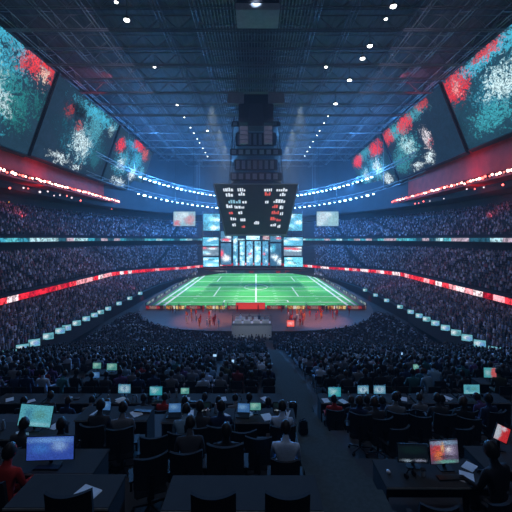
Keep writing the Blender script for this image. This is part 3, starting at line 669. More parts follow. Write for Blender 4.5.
# ------------------------------------------------------------------ people
def skin_mesh(verts, edges, radii, sub=2):
    """one continuous skin grown over a skeleton"""
    me = bpy.data.meshes.new('sk'); me.from_pydata(verts, edges, []); o = bpy.data.objects.new('sk', me); C.objects.link(o)
    md = o.modifiers.new('s', 'SKIN'); md.use_smooth_shade = True
    # which islands
    par = list(range(len(verts)))
    def f(i):
        while par[i] != i: i = par[i]
        return i
    for a, b in edges: par[f(b)] = f(a)
    seen = set()
    for i, r in enumerate(radii):
        v = me.skin_vertices[0].data[i]; v.radius = r if isinstance(r, tuple) else (r, r)
        if f(i) not in seen: v.use_root = True; seen.add(f(i))
        else: v.use_root = False
    o.modifiers.new('u', 'SUBSURF').levels = sub
    dg = bpy.context.evaluated_depsgraph_get(); dg.update()
    out_ = bpy.data.meshes.new_from_object(o.evaluated_get(dg)); bpy.data.objects.remove(o)
    return out_
def person_proto(name, lean=.0, arms='desk', turn=0., stand=False, bow=0.):
    V = []; E = []; R = []; K = []                   # K: clothing region of the bone that ends in this vertex
    def v(p, r, k, par=None):
        V.append(tuple(p)); R.append(r); K.append(k)
        if par is not None: E.append((par, len(V)-1))
        return len(V)-1
    if stand:
        hz = .95; tl = lambda y, z: (y, z)
    hz = .95 if stand else .53
    def t(x, y, z):                                  # torso bends about the hip
        a = lean; return (x, y*math.cos(a)+z*math.sin(a), hz+z*math.cos(a)-y*math.sin(a))
    pel = v(t(0, 0, 0), (.15, .11), 't')
    wa = v(t(0, 0, .20), (.135, .095), 's', pel); ch = v(t(0, 0, .40), (.165, .115), 's', wa); nb = v(t(0, -.01, .505), (.085, .07), 's', ch)
    nk = v(t(0, .02+bow*.3, .585), (.06, .06), 'k', nb); hd = v(t(0, .04+bow*.6, .64), (.06, .07), 'k', nk)
    headc = Vector(t(0, .05+bow, .70))
    for s in (-1, 1):
        sh = v(t(s*.19, 0, .47), .07, 's', ch)
        if arms == 'desk': pts = [(s*.235, .10, .23), (s*.20, .33, .215)]
        elif arms == 'rest': pts = [(s*.25, -.02, .22), (s*.26, .22, .17)]
        elif arms == 'head': pts = [(s*.34, .06, .50), (s*.14, .02, .62)]
        elif arms == 'phone': pts = [(s*.22, .08, .22), (s*.08, .28, .34)]
        elif arms == 'up': pts = [(s*.30, .05, .70), (s*.26, .08, .95)]
        else: pts = [(s*.235, .0, .20), (s*.22, .08, -.04)]
        el = v(t(*pts[0]), .044, 's', sh); wr = v(t(*pts[1]), .03, 's', el)
        dvec = (Vector(V[wr])-Vector(V[el])).normalized()
        pm = v(Vector(V[wr])+dvec*.06, (.034, .02), 'k', wr); kn_ = v(Vector(V[wr])+dvec*.10, (.036, .017), 'k', pm)
        side = dvec.cross(Vector((0, 0, 1)));  side = side.normalized() if side.length > .1 else Vector((1, 0, 0))
        dn = Vector((0, 0, -1)) if abs(dvec.z) < .8 else Vector((0, 1, 0))
        for q, (off, ln_) in enumerate(((-.027, .062), (-.009, .078), (.009, .074), (.027, .058))):
            b0 = v(Vector(V[wr])+dvec*.09+side*off, .0095, 'k'); b1 = v(Vector(V[wr])+dvec*(.10+ln_*.5)+side*off, .0085, 'k', b0); v(Vector(V[wr])+dvec*(.10+ln_*.85)+side*off+dn*.02, .0075, 'k', b1)
        b0 = v(Vector(V[wr])+dvec*.05-side*s*-.03*s, .011, 'k'); b1 = v(Vector(V[wr])+dvec*.075-side*.05*-s*-1*-1, .010, 'k', b0); v(Vector(V[wr])+dvec*.10-side*.055*s*s+dn*.008, .009, 'k', b1)
        if stand: L = [(s*.10, .0, .90), (s*.11, .02, .50), (s*.12, -.01, .09), (s*.13, .13, .045)]
        else: L = [(s*.10, .04, .51), (s*.13, .42, .50), (s*.14, .40, .10), (s*.15, .55, .045)]
        hp = v(L[0], (.088, .085), 't', pel); kn = v(L[1], .06, 't', hp); an = v(L[2], .042, 't', kn); v(L[3], (.042, .03), 'f', an)
    me = skin_mesh(V, E, R, 1)
    bones = [(Vector(V[a]), Vector(V[b]), K[b]) for a, b in E]
    reg = dict(s=0, t=1, k=2, f=3)
    bm = bmesh.new(); bm.from_mesh(me)
    for fc in bm.faces:
        c = fc.calc_center_median(); best = 9; kk = 's'
        for a, b, k in bones:
            ab = b-a; u = max(0, min(1, (c-a).dot(ab)/max(1e-9, ab.length_squared))); dd = (c-a-ab*u).length
            if dd < best: best = dd; kk = k
        fc.material_index = reg[kk]; fc.smooth = True
    # head with jaw, nose, ears and eyes, on the neck
    rz = Matrix.Rotation(turn, 4, 'Z')@Matrix.Rotation(-(lean*.6+bow*2), 4, 'X')
    T = Matrix.Translation(headc)@rz@Matrix.Scale(1.06, 4)
    def add(sub, r, sc, off, mi, shape=None):
        g = bmesh.ops.create_icosphere(bm, subdivisions=sub, radius=r)['verts']; fs = set()
        for q in g:
            c = q.co; c.x *= sc[0]; c.y *= sc[1]; c.z *= sc[2]
            if shape: shape(c)
            q.co = T@(c+Vector(off)); fs.update(q.link_faces)
        for fc in fs: fc.material_index = mi; fc.smooth = True
    def jaw(c):
        if c.z < 0: k = 1+c.z*3.2; c.x *= max(.5, k); c.y = c.y*max(.6, 1+c.z*2)+(-c.z)*.12
        if c.y > .07 and c.z > -.02: c.y = .07+(c.y-.07)*.6
    add(3, 1, (.078, .098, .118), (0, 0, .01), 2, jaw)
    add(1, 1, (.014, .022, .024), (0, .098, -.012), 2)
    for s in (-1, 1):
        add(1, 1, (.011, .022, .032), (s*.078, -.004, -.002), 2); add(1, 1, (.012, .008, .008), (s*.030, .086, .016), 4)
    add(1, 1, (.024, .009, .007), (0, .090, -.052), 4)
    bm.to_mesh(me); bm.free()
    me.materials.clear()
    for q in ('navy', None, None, None, None): me.materials.append(CLOTH['navy'])
    me.materials[1] = CLOTH['charcoal']; me.materials[2] = M['skin']; me.materials[3] = M['shoe']; me.materials[4] = M['eye']
    me.name = name
    hb = bmesh.new(); bmesh.ops.create_icosphere(hb, subdivisions=3, radius=1)
    for q in list(hb.verts):
        c = q.co
        if (c.y > .45 and c.z < .62) or c.z < -.62: hb.verts.remove(q); continue
    for q in hb.verts:
        c = q.co; wob = 1+.04*math.sin(c.x*9+c.z*7); q.co = T@Vector((c.x*.088*wob, c.y*.106*wob-.006, c.z*.122*wob+.018))
    for fc in hb.faces: fc.smooth = True
    hm = bpy.data.meshes.new('hair'); hb.to_mesh(hm); hb.free(); hm.materials.append(M['hair'])
    return me, hm
PROTO = {k: person_proto('person_'+k, **a) for k, a in dict(
    desk=dict(lean=.12, arms='desk'), deskturn=dict(lean=.06, arms='desk', turn=.6), lean=dict(lean=.38, arms='desk', bow=.03), rest=dict(lean=-.10, arms='rest'),
    phone=dict(lean=.05, arms='phone', bow=.04), turn=dict(lean=-.04, arms='rest', turn=-.8), hands=dict(lean=-.12, arms='head'),
    stand=dict(stand=True, arms='down'), cheer=dict(stand=True, arms='up')).items()}
KEYS = ['desk', 'deskturn', 'lean', 'rest', 'phone', 'turn']
def person(x, y, z, rz, pose, shirt, label, group=None, hair='hair', skin='skin', trousers='charcoal', scale=1., hairchild=True):
    me, hm = PROTO[pose]
    o = bpy.data.objects.new('person', me); C.objects.link(o); o.location = (x, y, z); o.rotation_euler = (0, 0, rz); o.scale = (scale,)*3
    for i, mm in ((0, CLOTH[shirt]), (1, CLOTH[trousers]), (2, M[skin])): o.material_slots[i].link = 'OBJECT'; o.material_slots[i].material = mm
    tag(o, label, 'person', group)
    if hairchild:
        h = bpy.data.objects.new('hair', hm); C.objects.link(h); h.parent = o
        h.material_slots[0].link = 'OBJECT'; h.material_slots[0].material = M[hair]
    return o

# ------------------------------------------------------------------ chairs
def office_chair_proto():
    t = empty('office_chair', (0, 0, 0))
    MB().box(-.25, .25, -.24, .24, .41, .48).build('seat', M['fabric'], t, .025, True)
    b = MB(); n = 7                                  # curved backrest
    for i in range(n):
        x0 = -.26+.52*i/n; x1 = -.26+.52*(i+1)/n; c = lambda x: -.29+.10*(x/.26)**2
        for k in range(5):
            z0 = .55+.52*k/5; z1 = .55+.52*(k+1)/5; g = lambda z: -.06*((z-.55)/.52)**1.5
            bb = len(b.v)
            for (x, z) in ((x0, z0), (x1, z0), (x1, z1), (x0, z1)): b.v.append((x, c(x)+g(z), z))
            for (x, z) in ((x0, z0), (x1, z0), (x1, z1), (x0, z1)): b.v.append((x, c(x)+g(z)+.05, z))
            for q in ((0, 1, 2, 3), (7, 6, 5, 4), (0, 4, 5, 1), (1, 5, 6, 2), (2, 6, 7, 3), (3, 7, 4, 0)): b.f.append(tuple(bb+i_ for i_ in q)); b.mi.append(0)
    b.build('backrest', M['fabric'], t)
    MB().box(-.04, .04, -.34, -.29, .42, .80).build('back_support', M['black'], t, .01)
    for s in (-1, 1):
        a = MB().box(s*.29-.035, s*.29+.035, -.18, .14, .66, .69).box(s*.29-.02, s*.29+.02, -.05, .0, .44, .66); a.build('armrest', M['black'], t)
    MB().tube((0, 0, .10), (0, 0, .41), .03, 8).build('gas_column', M['blackmetal'], t)
    st = MB()
    for k in range(5):
        a = 2*PI*k/5+.3; st.tube((0, 0, .12), (.27*math.cos(a), .27*math.sin(a), .08), .022, 6, r2=.015)
    st.build('star_base', M['blackmetal'], t)
    for k in range(5):
        a = 2*PI*k/5+.3; c_ = Vector((.27*math.cos(a), .27*math.sin(a), .03)); sd_ = Vector((-math.sin(a), math.cos(a), 0))*.02
        MB().tube(c_-sd_, c_+sd_, .03, 8).build('caster', M['black'], t)
    return t
OC = office_chair_proto(); kids(OC); used = [False]
def office_chair(x, y, z, rz, label, group=None):
    if not used[0]:
        used[0] = True; OC.location = (x, y, z); OC.rotation_euler = (0, 0, rz); return tag(OC, label, 'chair', group)
    o = dup(OC, (x, y, z), rz, label); o['category'] = 'chair'
    if group: o['group'] = group
    elif 'group' in o.keys(): del o['group']
    return o
def seat_proto():
    t = empty('stacking_chair', (0, 0, 0))
    f = MB()
    for s in (-1, 1):
        f.tube((s*.22, .2, 0), (s*.22, .18, .42), .012, 5); f.tube((s*.22, -.22, 0), (s*.22, -.18, .42), .012, 5); f.tube((s*.22, -.18, .42), (s*.21, -.26, .86), .012, 5); f.tube((s*.22, -.2, .42), (s*.22, .2, .42), .012, 5)
    f.tube((-.22, -.2, .42), (.22, -.2, .42), .012, 5); f.tube((-.22, .2, .42), (.22, .2, .42), .012, 5)
    f.build('frame', M['blackmetal'], t)
    MB().box(-.23, .23, -.2, .22, .41, .45).build('seat', M['fabric'], t)
    MB().box(-.22, .22, -.27, -.23, .58, .88).build('backrest', M['fabric'], t)
    return t
SP = seat_proto(); kids(SP); used2 = [False]
def stack_chair(x, y, z, label, group):
    if not used2[0]:
        used2[0] = True; SP.location = (x, y, z); tag(SP, label, 'chair', group); return SP
    return tag(dup(SP, (x, y, z), 0, label, group), cat='chair')

# ------------------------------------------------------------------ desks and what stands on them
def desk(x0, x1, y0, y1, h, label, m='desk', cat='desk'):
    z = CZ-h; n = empty('desk', ((x0+x1)/2, (y0+y1)/2, z-.75), 0, label, cat); w, dd = (x1-x0)/2, (y1-y0)/2
    MB().box(-w, w, -dd, dd, .715, .75).build('tabletop', M[m], n, .006)
    MB().box(-w+.05, w-.05, dd-.10, dd-.07, .12, .70).build('modesty_panel', M['deskdark'], n)
    for s in (-1, 1): MB().box(s*(w-.03)-.02, s*(w-.03)+.02, -dd+.04, dd-.04, 0, .715).build('side_panel', M['deskdark'], n)
    MB().box(-w, w, -dd-.006, -dd, .72, .745).build('edge_strip', M['edge'], n)
    return n
def monitor(px, d, zt, w, h, mt, label, rz=0., roll=0., name='monitor', cat='monitor', tilt=-.06, gr=None, x=None, stand=.10):
    x = (px-256)/FPX*d if x is None else x
    r = empty(name, (x, d, zt), rz, label, cat, gr)
    MB().box(-w*.24, w*.24, -.10, .08, 0, .012).build('base', M['black'], r)
    MB().box(-.025, .025, .01, .035, .012, stand+h*.5).build('stand', M['black'], r)
    s = MB().box(-w/2, w/2, -.018, .012, 0, h).build('housing', M['black'], r, .004); s.location = (0, 0, stand); s.rotation_euler = (tilt, roll, 0)
    MB().quad((-w/2+.012, -.0195, .014), (w/2-.012, -.0195, .014), (w/2-.012, -.0195, h-.012), (-w/2+.012, -.0195, h-.012)).build('screen', mt, s)
    return r
SC = {
 'map': picture('display_map', (.10, .42, .52), [(.3, .55, .14, .3, (.03, .15, .3), .7), (.62, .55, .2, .2, (.10, .30, .25), .7), (.5, .12, .5, .08, (.25, .6, .7), .4), (.2, .3, .1, .1, (.35, .65, .7), .6)], .75, 60, 1.5, .6, 18),
 'bluegame': picture('display_bluegame', (.03, .07, .35), [(.5, .85, .5, .12, (.2, .45, .85), .9), (.3, .5, .2, .2, (.05, .2, .6), .8), (.7, .6, .15, .2, (.3, .5, .8), .8)], .9, 61, 1.8, .8, 22),
 'game': picture('display_game', (.02, .25, .33), [(.45, .5, .3, .3, (.5, .75, .75), .9), (.7, .35, .2, .2, (.05, .4, .35), .8), (.2, .8, .2, .15, (.35, .6, .75), .7)], .9, 62, 1.5, .8, 18),
 'game2': picture('display_game_pale', (.05, .20, .32), [(.5, .5, .38, .35, (.60, .78, .85), .8), (.5, .55, .12, .2, (.05, .12, .3), .8)], .95, 63, 1.5, .8, 18),
 'green': picture('display_green', (.10, .35, .32), [(.4, .6, .3, .3, (.45, .75, .65), .8), (.7, .3, .2, .2, (.04, .18, .2), .7)], .75, 64, 1.5, .6, 10),
 'fight': picture('display_fight', (.06, .05, .10), [(.28, .55, .30, .40, (.75, .05, .02), .8), (.3, .35, .14, .2, (.9, .25, .04), .8), (.70, .55, .22, .30, (.4, .35, .5), .9), (.5, .90, .5, .10, (.25, .45, .65), .7), (.6, .08, .4, .07, (.15, .5, .4), .6), (.65, .6, .10, .10, (.85, .8, .85), .8), (.5, .3, .3, .05, (.02, .02, .03), .8), (.45, .7, .06, .2, (.9, .5, .2), .8)], .95, 65, 1.2, 1.1, 12, .25),
 'dark': picture('display_dark', (.004, .007, .012), [(.3, .10, .16, .05, (.5, .65, .8), .8), (.72, .12, .18, .05, (.5, .55, .75), .8), (.5, .7, .4, .2, (.005, .016, .018), .5)], .8, 66, 1.5, .3, 9),
 'redwhite': picture('display_red_white', (.55, .03, .04), [(.15, .5, .3, .6, (.45, .65, .75), .4), (.55, .85, .2, .15, (.7, .7, .8), .5)], .8, 67, 1.3, .4, 7),
 'redcyan': picture('display_red_cyan', (.06, .35, .4), [(.85, .5, .3, .6, (.65, .05, .05), .3), (.3, .5, .2, .3, (.4, .6, .65), .6)], .8, 68, 1.3, .4, 7),
 'blue': picture('display_blue', (.05, .16, .40), [(.4, .6, .3, .25, (.25, .5, .8), .8)], .7, 69, 1.5, .6, 10)}
rp = random.Random(11)
def keyboard(x, y, z, rz, lb):
    t = empty('keyboard', (x, y, z), rz, lb, 'keyboard'); MB().box(-.21, .21, -.065, .065, 0, .018).build('body', M['black'], t, .004)
    k = MB()
    for i in range(14):
        for j in range(5): k.box(-.195+.0285*i, -.172+.0285*i, -.055+.0225*j, -.037+.0225*j, .018, .024)
    tag(k.build('keys', M['blackmetal'], t), kind='stuff'); return t
def paper(x, y, z, rz, lb, w=.21, h=.297):
    m_ = MB().box(-w/2, w/2, -h/2, h/2, 0, .003).box(-w/2+.01, w/2+.006, -h/2+.012, h/2-.004, .003, .005)
    o = m_.build('paper_sheets', M['paper']); o.location = (x, y, z); o.rotation_euler = (0, 0, rz); return tag(o, lb, 'paper')
def bottle(x, y, z, lb):
    t = empty('water_bottle', (x, y, z), 0, lb, 'bottle'); MB().lathe([(.03, 0), (.033, .01), (.033, .15), (.014, .19), (.014, .20)], 10).build('body', M['grey'], t, smooth=True)
    MB().lathe([(.016, .195), (.016, .215)], 8).build('cap', M['white'], t); return t
def mug(x, y, z, lb):
    t = empty('paper_cup', (x, y, z), 0, lb, 'cup'); MB().lathe([(.028, 0), (.04, .10)], 12).build('body', M['white'], t); MB().lathe([(.042, .10), (.042, .112), (.03, .118)], 12).build('lid', M['black'], t); return t
def headset(x, y, z, rz, lb):
    t = empty('headset', (x, y, z), rz, lb, 'headset'); b = MB(); pr = None
    for i in range(9):
        a = PI*i/8; p = Vector((.085*math.cos(a), 0, .045+.10*math.sin(a)))
        if pr: b.tube(pr, p, .009, 6)
        pr = p
    b.build('headband', M['black'], t)
    for s in (-1, 1): MB().tube((s*.07, 0, .045), (s*.10, 0, .045), .042, 12).build('ear_cup', M['blackmetal'], t)
    return t
def laptop(x, y, z, rz, mt, lb, w=.32):
    t = empty('laptop', (x, y, z), rz, lb, 'laptop'); MB().box(-w/2, w/2, -.11, .11, 0, .016).build('base', M['black'], t, .003)
    l = MB().box(-w/2, w/2, 0, .008, 0, .21).build('lid', M['black'], t); l.location = (0, .11, .014); l.rotation_euler = (-.25, 0, 0)
    MB().quad((-w/2+.01, -.002, .012), (w/2-.01, -.002, .012), (w/2-.01, -.002, .2), (-w/2+.01, -.002, .2)).build('screen', mt, l)

# front row (topmost tier)
zA = CZ-3.25
desk(-1.14, .81, 3.98, 4.58, 3.25, 'long empty dark desk at the bottom of the photo, just left of the aisle')
desk(-3.05, -1.78, 4.02, 4.6, 3.25, 'short dark desk at the bottom of the photo, left of the long empty one')
desk(2.28, 4.3, 3.3, 3.93, 3.25, 'dark desk at the very bottom corner right of the aisle')
office_chair(-.50, 4.08, CZ-4.0, .04, 'black office chair cut off at the bottom edge, farther from the aisle')
office_chair(.37, 4.08, CZ-4.0, -.03, 'black office chair cut off at the bottom edge, nearer the aisle')
office_chair(-2.2, 4.1, CZ-4.0, .1, 'black office chair at the short dark desk in the bottom left area')
paper(-2.15, 4.25, zA, 1.2, 'white sheets on the short dark desk in the bottom left area')
# second tier
zB = CZ-3.75
desk(-4.75, -2.6, 5.32, 5.95, 3.75, 'slate desk carrying the wide blue monitor at the left edge')
monitor(50.5, 5.55, zB, .78, .40, SC['bluegame'], 'wide monitor with bright blue game picture, low at the left edge', rz=.05, tilt=-.05, stand=.06)
person(-3.78, 4.98, CZ-4.5, -.1, 'desk', 'red', 'person in a red top at the left edge, at the desk with the blue monitor', skin='skin')
office_chair(-3.78, 4.95, CZ-4.5, -.1, 'office chair under the person in red at the left edge')
keyboard(-3.4, 5.45, zB, 0, 'black keyboard before the wide blue monitor at the left edge')
office_chair(-.50, 5.60, CZ-4.5, .03, 'large black office chair of the person in black behind the empty front desk').scale = (1.14,)*3
person(-.50, 5.68, CZ-4.5, .03, 'rest', 'black', 'person in black leaning back in a large black chair behind the empty front desk')
office_chair(.48, 5.56, CZ-4.5, -.05, 'black office chair of the person in the pale shirt next to the aisle').scale = (.9,)*3
person(.50, 5.62, CZ-4.5, -.08, 'phone', 'white', 'person in a pale blue-white shirt sitting beside the aisle, closest to the camera')
office_chair(-1.75, 5.5, CZ-4.5, .4, 'black office chair behind the gap between the two front desks, turned slightly')
office_chair(-1.15, 5.62, CZ-4.5, .1, 'black office chair left of the large chair with the person in black')
# third tier
zC = CZ-4.1
desk(-2.12, -.50, 7.42, 8.05, 4.1, 'cluttered slate desk in the third tier, farther from the aisle')
desk(-.48, 1.0-.1, 7.42, 8.05, 4.1, 'cluttered slate desk in the third tier, ending at the aisle')
desk(-4.1, -2.45, 7.5, 8.15, 4.1, 'third tier slate desk whose end panel faces the gap left of the centre desks')
desk(-6.3, -4.15, 6.8, 7.45, 4.1, 'slate desk carrying the big pale cyan monitor on the left')
monitor(34, 7.15, zC, .68, .46, SC['map'], 'big tilted monitor with pale cyan map picture on the left', rz=.10, roll=.13, tilt=-.12, stand=.06)
monitor(255.5, 7.85, zC, .27, .19, SC['green'], 'small green and cyan lit tablet monitor on the centre desk beside the aisle', stand=.05)
for px, d, rz, lb in ((156, 6.62, .1, 'empty black office chair in the third tier, in front of the gap between desks'), (183, 6.75, 0, 'office chair of the person in the light blue shirt, third tier'), (200, 6.95, -.1, 'office chair just right of the person in light blue, third tier'),
                      (220, 6.98, .05, 'office chair behind the head of the reclining person in black'), (243, 6.8, .1, 'office chair left of the one facing the small green monitor, third tier'), (259, 6.6, -.05, 'office chair facing the small green monitor, third tier'), (282, 6.98, 0, 'office chair of the person in the pale shirt in the third tier'),
                      (122, 6.9, .2, 'office chair left of the empty one by the desk gap, third tier'), (98, 7.0, -.1, 'office chair third from the desk gap on the left, third tier'), (62, 6.4, .2, 'office chair before the big pale cyan monitor'), (20, 6.3, -.2, 'office chair at the left edge before the big pale cyan monitor')):
    office_chair((px-256)/FPX*d, d, CZ-4.85, rz, lb)
person((183-256)/FPX*6.85, 6.85, CZ-4.85, 0, 'lean', 'blue', 'person in a light blue shirt bending forward in the third tier')
person((282-256)/FPX*7.05, 7.05, CZ-4.85, -.1, 'desk', 'white', 'person in a pale shirt typing beside the aisle, third tier')
person((199-256)/FPX*7.05, 7.05, CZ-4.85, 0, 'desk', 'charcoal', 'person in charcoal directly right of the person in light blue')
person((221-256)/FPX*7.08, 7.08, CZ-4.85, .1, 'deskturn', 'navy', 'person in navy seen above the reclining person in black')
person((98-256)/FPX*7.1, 7.1, CZ-4.85, 0, 'desk', 'charcoal', 'person in charcoal at the desk between the big cyan monitor and the desk gap')
person((62-256)/FPX*6.5, 6.5, CZ-4.85, .1, 'rest', 'black', 'person in black leaning back below the big pale cyan monitor')
person((122-256)/FPX*7.0, 7.0, CZ-4.85, .2, 'phone', 'grey', 'person in grey directly left of the empty chair by the desk gap, third tier')
person((20-256)/FPX*6.4, 6.4, CZ-4.85, -.2, 'deskturn', 'charcoal', 'person in charcoal at the left edge, beyond the wide blue monitor')
person(-1.15, 5.7, CZ-4.5, .1, 'lean', 'charcoal', 'person in charcoal left of the large chair with the person in black')
# fourth tier
zD = CZ-5.35
xs = [(-8.6, -7.0), (-6.95, -5.35), (-5.3, -3.7), (-3.4, -1.8), (-1.75, -.2), (-.15, .88), (2.1, 3.6), (3.65, 5.15), (5.2, 6.7), (6.75, 8.3)]
nm = ['leftmost', 'second from the left', 'third from the left', 'fourth from the left', 'fifth from the left', 'short last one left of the aisle', 'first right of the aisle', 'second right of the aisle', 'third right of the aisle', 'rightmost']
for (x0, x1), n_ in zip(xs, nm): desk(x0, x1, 10.82, 11.5, 5.35, 'slate desk of the fourth tier, %s' % n_)
for px, d, w_, h_, mt, lb in ((124.5, 11.35, .44, .32, 'game2', 'monitor with white and cyan picture, on the fourth tier, left of the cyan one'), (156, 11.2, .44, .31, 'game', 'monitor with cyan picture on the fourth tier, straight below the platform left end'),
                              (185, 11.3, .30, .22, 'green', 'small green-blue monitor right of the cyan one on the fourth tier'), (334.5, 11.1, .44, .33, 'game', 'first lit monitor right of the aisle, cyan and green picture'),
                              (363, 11.3, .40, .30, 'game2', 'left one of two adjoining pale monitors right of the aisle'), (379.5, 11.3, .42, .30, 'game2', 'right one of two adjoining pale monitors right of the aisle'),
                              (471.5, 11.3, .56, .33, 'map', 'pale cyan monitor on the rightmost fourth tier desk')):
    monitor(px, d, zD, w_, h_, SC[mt], lb, stand=.07)
for px, d, z_, w_, h_, mt, lb in ((97, 16.2, 6.4, .42, .30, 'green', 'small green-white monitor up the terrace on the left, left of its twin'), (112, 16.0, 6.4, .50, .34, 'green', 'green-white monitor up the terrace on the left, right of its twin'), (95, 14.3, 6.05, .42, .26, 'blue', 'small blue monitor just below the two green-white ones on the left')):
    x = (px-256)/FPX*d
    if mt == 'blue' or px == 112:
        desk(x-(.5 if px == 95 else 1.15), x+.5, d-.3, d+.3, z_, 'small dark desk under the %s on the left of the terrace' % ('blue monitor' if px == 95 else 'two green-white monitors'))
    monitor(px, d, CZ-z_, w_, h_, SC[mt], lb, stand=.06)
desk((490-256)/FPX*13.6-.6, (490-256)/FPX*13.6+.6, 13.3, 13.9, H(13.6)-.8, 'small dark desk under the red and cyan monitor at the right edge')
monitor(490, 13.6, CZ-H(13.6)+.8, .50, .42, SC['redcyan'], 'red and cyan monitor near the right edge of the terrace', rz=-.1, stand=.12)
for px, d, mt, lb in ((416.5, 15.3, 'green', 'small cyan monitor standing among the audience right of the aisle'), (377, 21, 'blue', 'tiny pale blue monitor in the audience, far right of the aisle')):
    x = (px-256)/FPX*d; desk(x-.4, x+.4, d-.2, d+.25, H(d)-.8, 'small table under the ' + lb.replace('standing ', '').replace('tiny pale ', '')); monitor(px, d, CZ-H(d)+.8, .34, .27, SC[mt], lb, stand=.15)
rl = random.Random(21)
shirts_w = ['black']*4+['charcoal']*4+['navy']*3+['grey']*2+['purple', 'teal', 'olive', 'blue']
D_people = [(22, 'black', 0), (44, 'charcoal', 0), (66, 'navy', 0), (88, 'grey', 0), (108, 'black', 0), (127, 'navy', 0), (143, 'charcoal', 0), (163, 'red', 1), (185, 'blue', 1), (203, 'black', 0), (219, 'charcoal', 0), (236, 'grey', 0), (249, 'black', 0), (268, 'navy', 0),
            (333, 'red', 1), (355, 'black', 0), (369, 'charcoal', 0), (383, 'navy', 0), (402, 'black', 0), (421, 'grey', 0), (441, 'charcoal', 0), (463, 'black', 0), (486, 'purple', 0)]
near_obj = ['at the left edge', 'left of the big cyan monitor level', 'over the big cyan monitor', 'left of the white and cyan monitor', 'just left of the white and cyan monitor', 'at the white and cyan monitor', 'between the white-cyan and the cyan monitors', 'at the cyan monitor', 'at the small green-blue monitor',
            'right of the small green-blue monitor', 'third from the small green-blue monitor', 'two places left of the one over the green tablet', 'directly above the green tablet monitor', 'next to the aisle on its left', 'at the first monitor right of the aisle', 'between the aisle monitor and the pale pair', 'at the left of two pale monitors', 'at the right of two pale monitors',
            'right of the two pale monitors', 'second right of the two pale monitors', 'third right of the two pale monitors', 'left of the rightmost pale cyan monitor', 'right of the rightmost pale cyan monitor']
for (px, sh, _), no in zip(D_people, near_obj):
    d = 9.95+rl.uniform(-.12, .2); x = (px-256)/FPX*d; rz = rl.uniform(-.2, .2)
    if .4 < x < 2.4: x = .38 if x < 1.3 else 2.36
    person(x, d, CZ-6.1, rz, rl.choice(['desk', 'lean', 'deskturn', 'rest']), sh, 'person in %s, fourth tier, %s' % (sh, no), hair=rl.choice(['hair', 'hair', 'hair2']), skin=rl.choice(['skin', 'skin', 'skin2']))
    office_chair(x, d-.06, CZ-6.1, rz, 'office chair, fourth tier, %s' % no)
# right of the aisle: third tier people without desks, second tier with the bright game monitor
for px, d, sh, no, has in ((360, 8.3, 'navy', 'first right of the aisle', 1), (378, 8.1, 'charcoal', 'second right of the aisle', 1), (397, 8.35, 'grey', 'above the dark-screened monitor', 1), (418, 8.2, 'black', 'between the dark and the bright monitor', 0), (441, 8.3, 'charcoal', 'above the bright game monitor', 1), (466, 8.1, 'black', 'second from the right edge', 1), (489, 8.4, 'navy', 'at the right edge', 1),
                           (392, 7.75, '', 'in front, above the dark-screened monitor', 0), (455, 7.75, '', 'in front, right above the bright game monitor', 0)):
    x = (px-256)/FPX*d; rz = rl.uniform(-.3, .3)
    if not sh: office_chair(x, d-.05, CZ-5.3, rz+.3, 'empty office chair, third tier, %s' % no); continue
    office_chair(x, d, CZ-5.3, rz, 'office chair, third tier, %s' % no)
    if has: person(x, d+.06, CZ-5.3, rz, rl.choice(['desk', 'rest', 'phone']), sh, 'person in %s, third tier right of the aisle, %s' % (sh, no), hair=rl.choice(['hair', 'hair2']), skin=rl.choice(['skin', 'skin2']))
zR = CZ-4.07
desk(2.13, 3.92, 5.45, 6.15, 4.07, 'slate desk right of the aisle carrying the bright game monitor and a dark one')
desk(4.05, 6.0, 5.85, 6.55, 4.07, 'dark desk at the right edge behind the person in black')
monitor(413, 5.98, zR, .53, .33, SC['dark'], 'dark-screened monitor with a lit bottom line, left of the bright game monitor', rz=-.12, roll=-.04, stand=.05)
monitor(444.5, 5.92, zR, .52, .42, SC['fight'], 'bright monitor showing a red and orange game, right of the aisle', rz=.02, roll=-.04, stand=.07)
monitor(499, 6.45, zR, .28, .30, SC['redwhite'], 'red and white display leaning over at the right edge', rz=-.1, roll=.42, tilt=-.2, stand=.15)
keyboard(3.28, 5.66, zR, .05, 'black keyboard before the bright game monitor')
paper(3.58, 5.68, zR, -.5, 'pale sheets right of the keyboard, below the bright game monitor')
paper(3.80, 5.95, zR, -.9, 'loose pale sheets at the right end of the game monitor desk', .18, .25)
headset(2.62, 5.68, zR, .4, 'black headset lying below the dark-screened monitor')
mug(2.86, 5.72, zR, 'cup right of the headset on the game monitor desk')
o = MB().lathe([(.025, 0), (.032, .012), (.028, .028), (.012, .036)], 12).build('computer_mouse', M['white'], smooth=True); o.location = (2.30, 5.80, zR); o.scale = (1, 1.7, 1); tag(o, 'pale computer mouse at the aisle end of the game monitor desk', 'mouse')
office_chair(2.60, 4.93, CZ-4.82, -.1, 'large black office chair before the game monitor desk, seen from behind')
office_chair(3.42, 5.02, CZ-4.82, .5, 'black office chair turned aside between the large chair and the person in black')
person(3.55, 4.80, CZ-4.82, .15, 'lean', 'black', 'large dark person in black at the lower right edge', scale=1.08) if False else None
person(3.86, 5.28, CZ-4.82, .35, 'desk', 'black', 'person in black with dark hair at the lower right edge', scale=1.12)
office_chair(3.86, 5.2, CZ-4.82, .35, 'office chair of the person in black at the lower right edge')
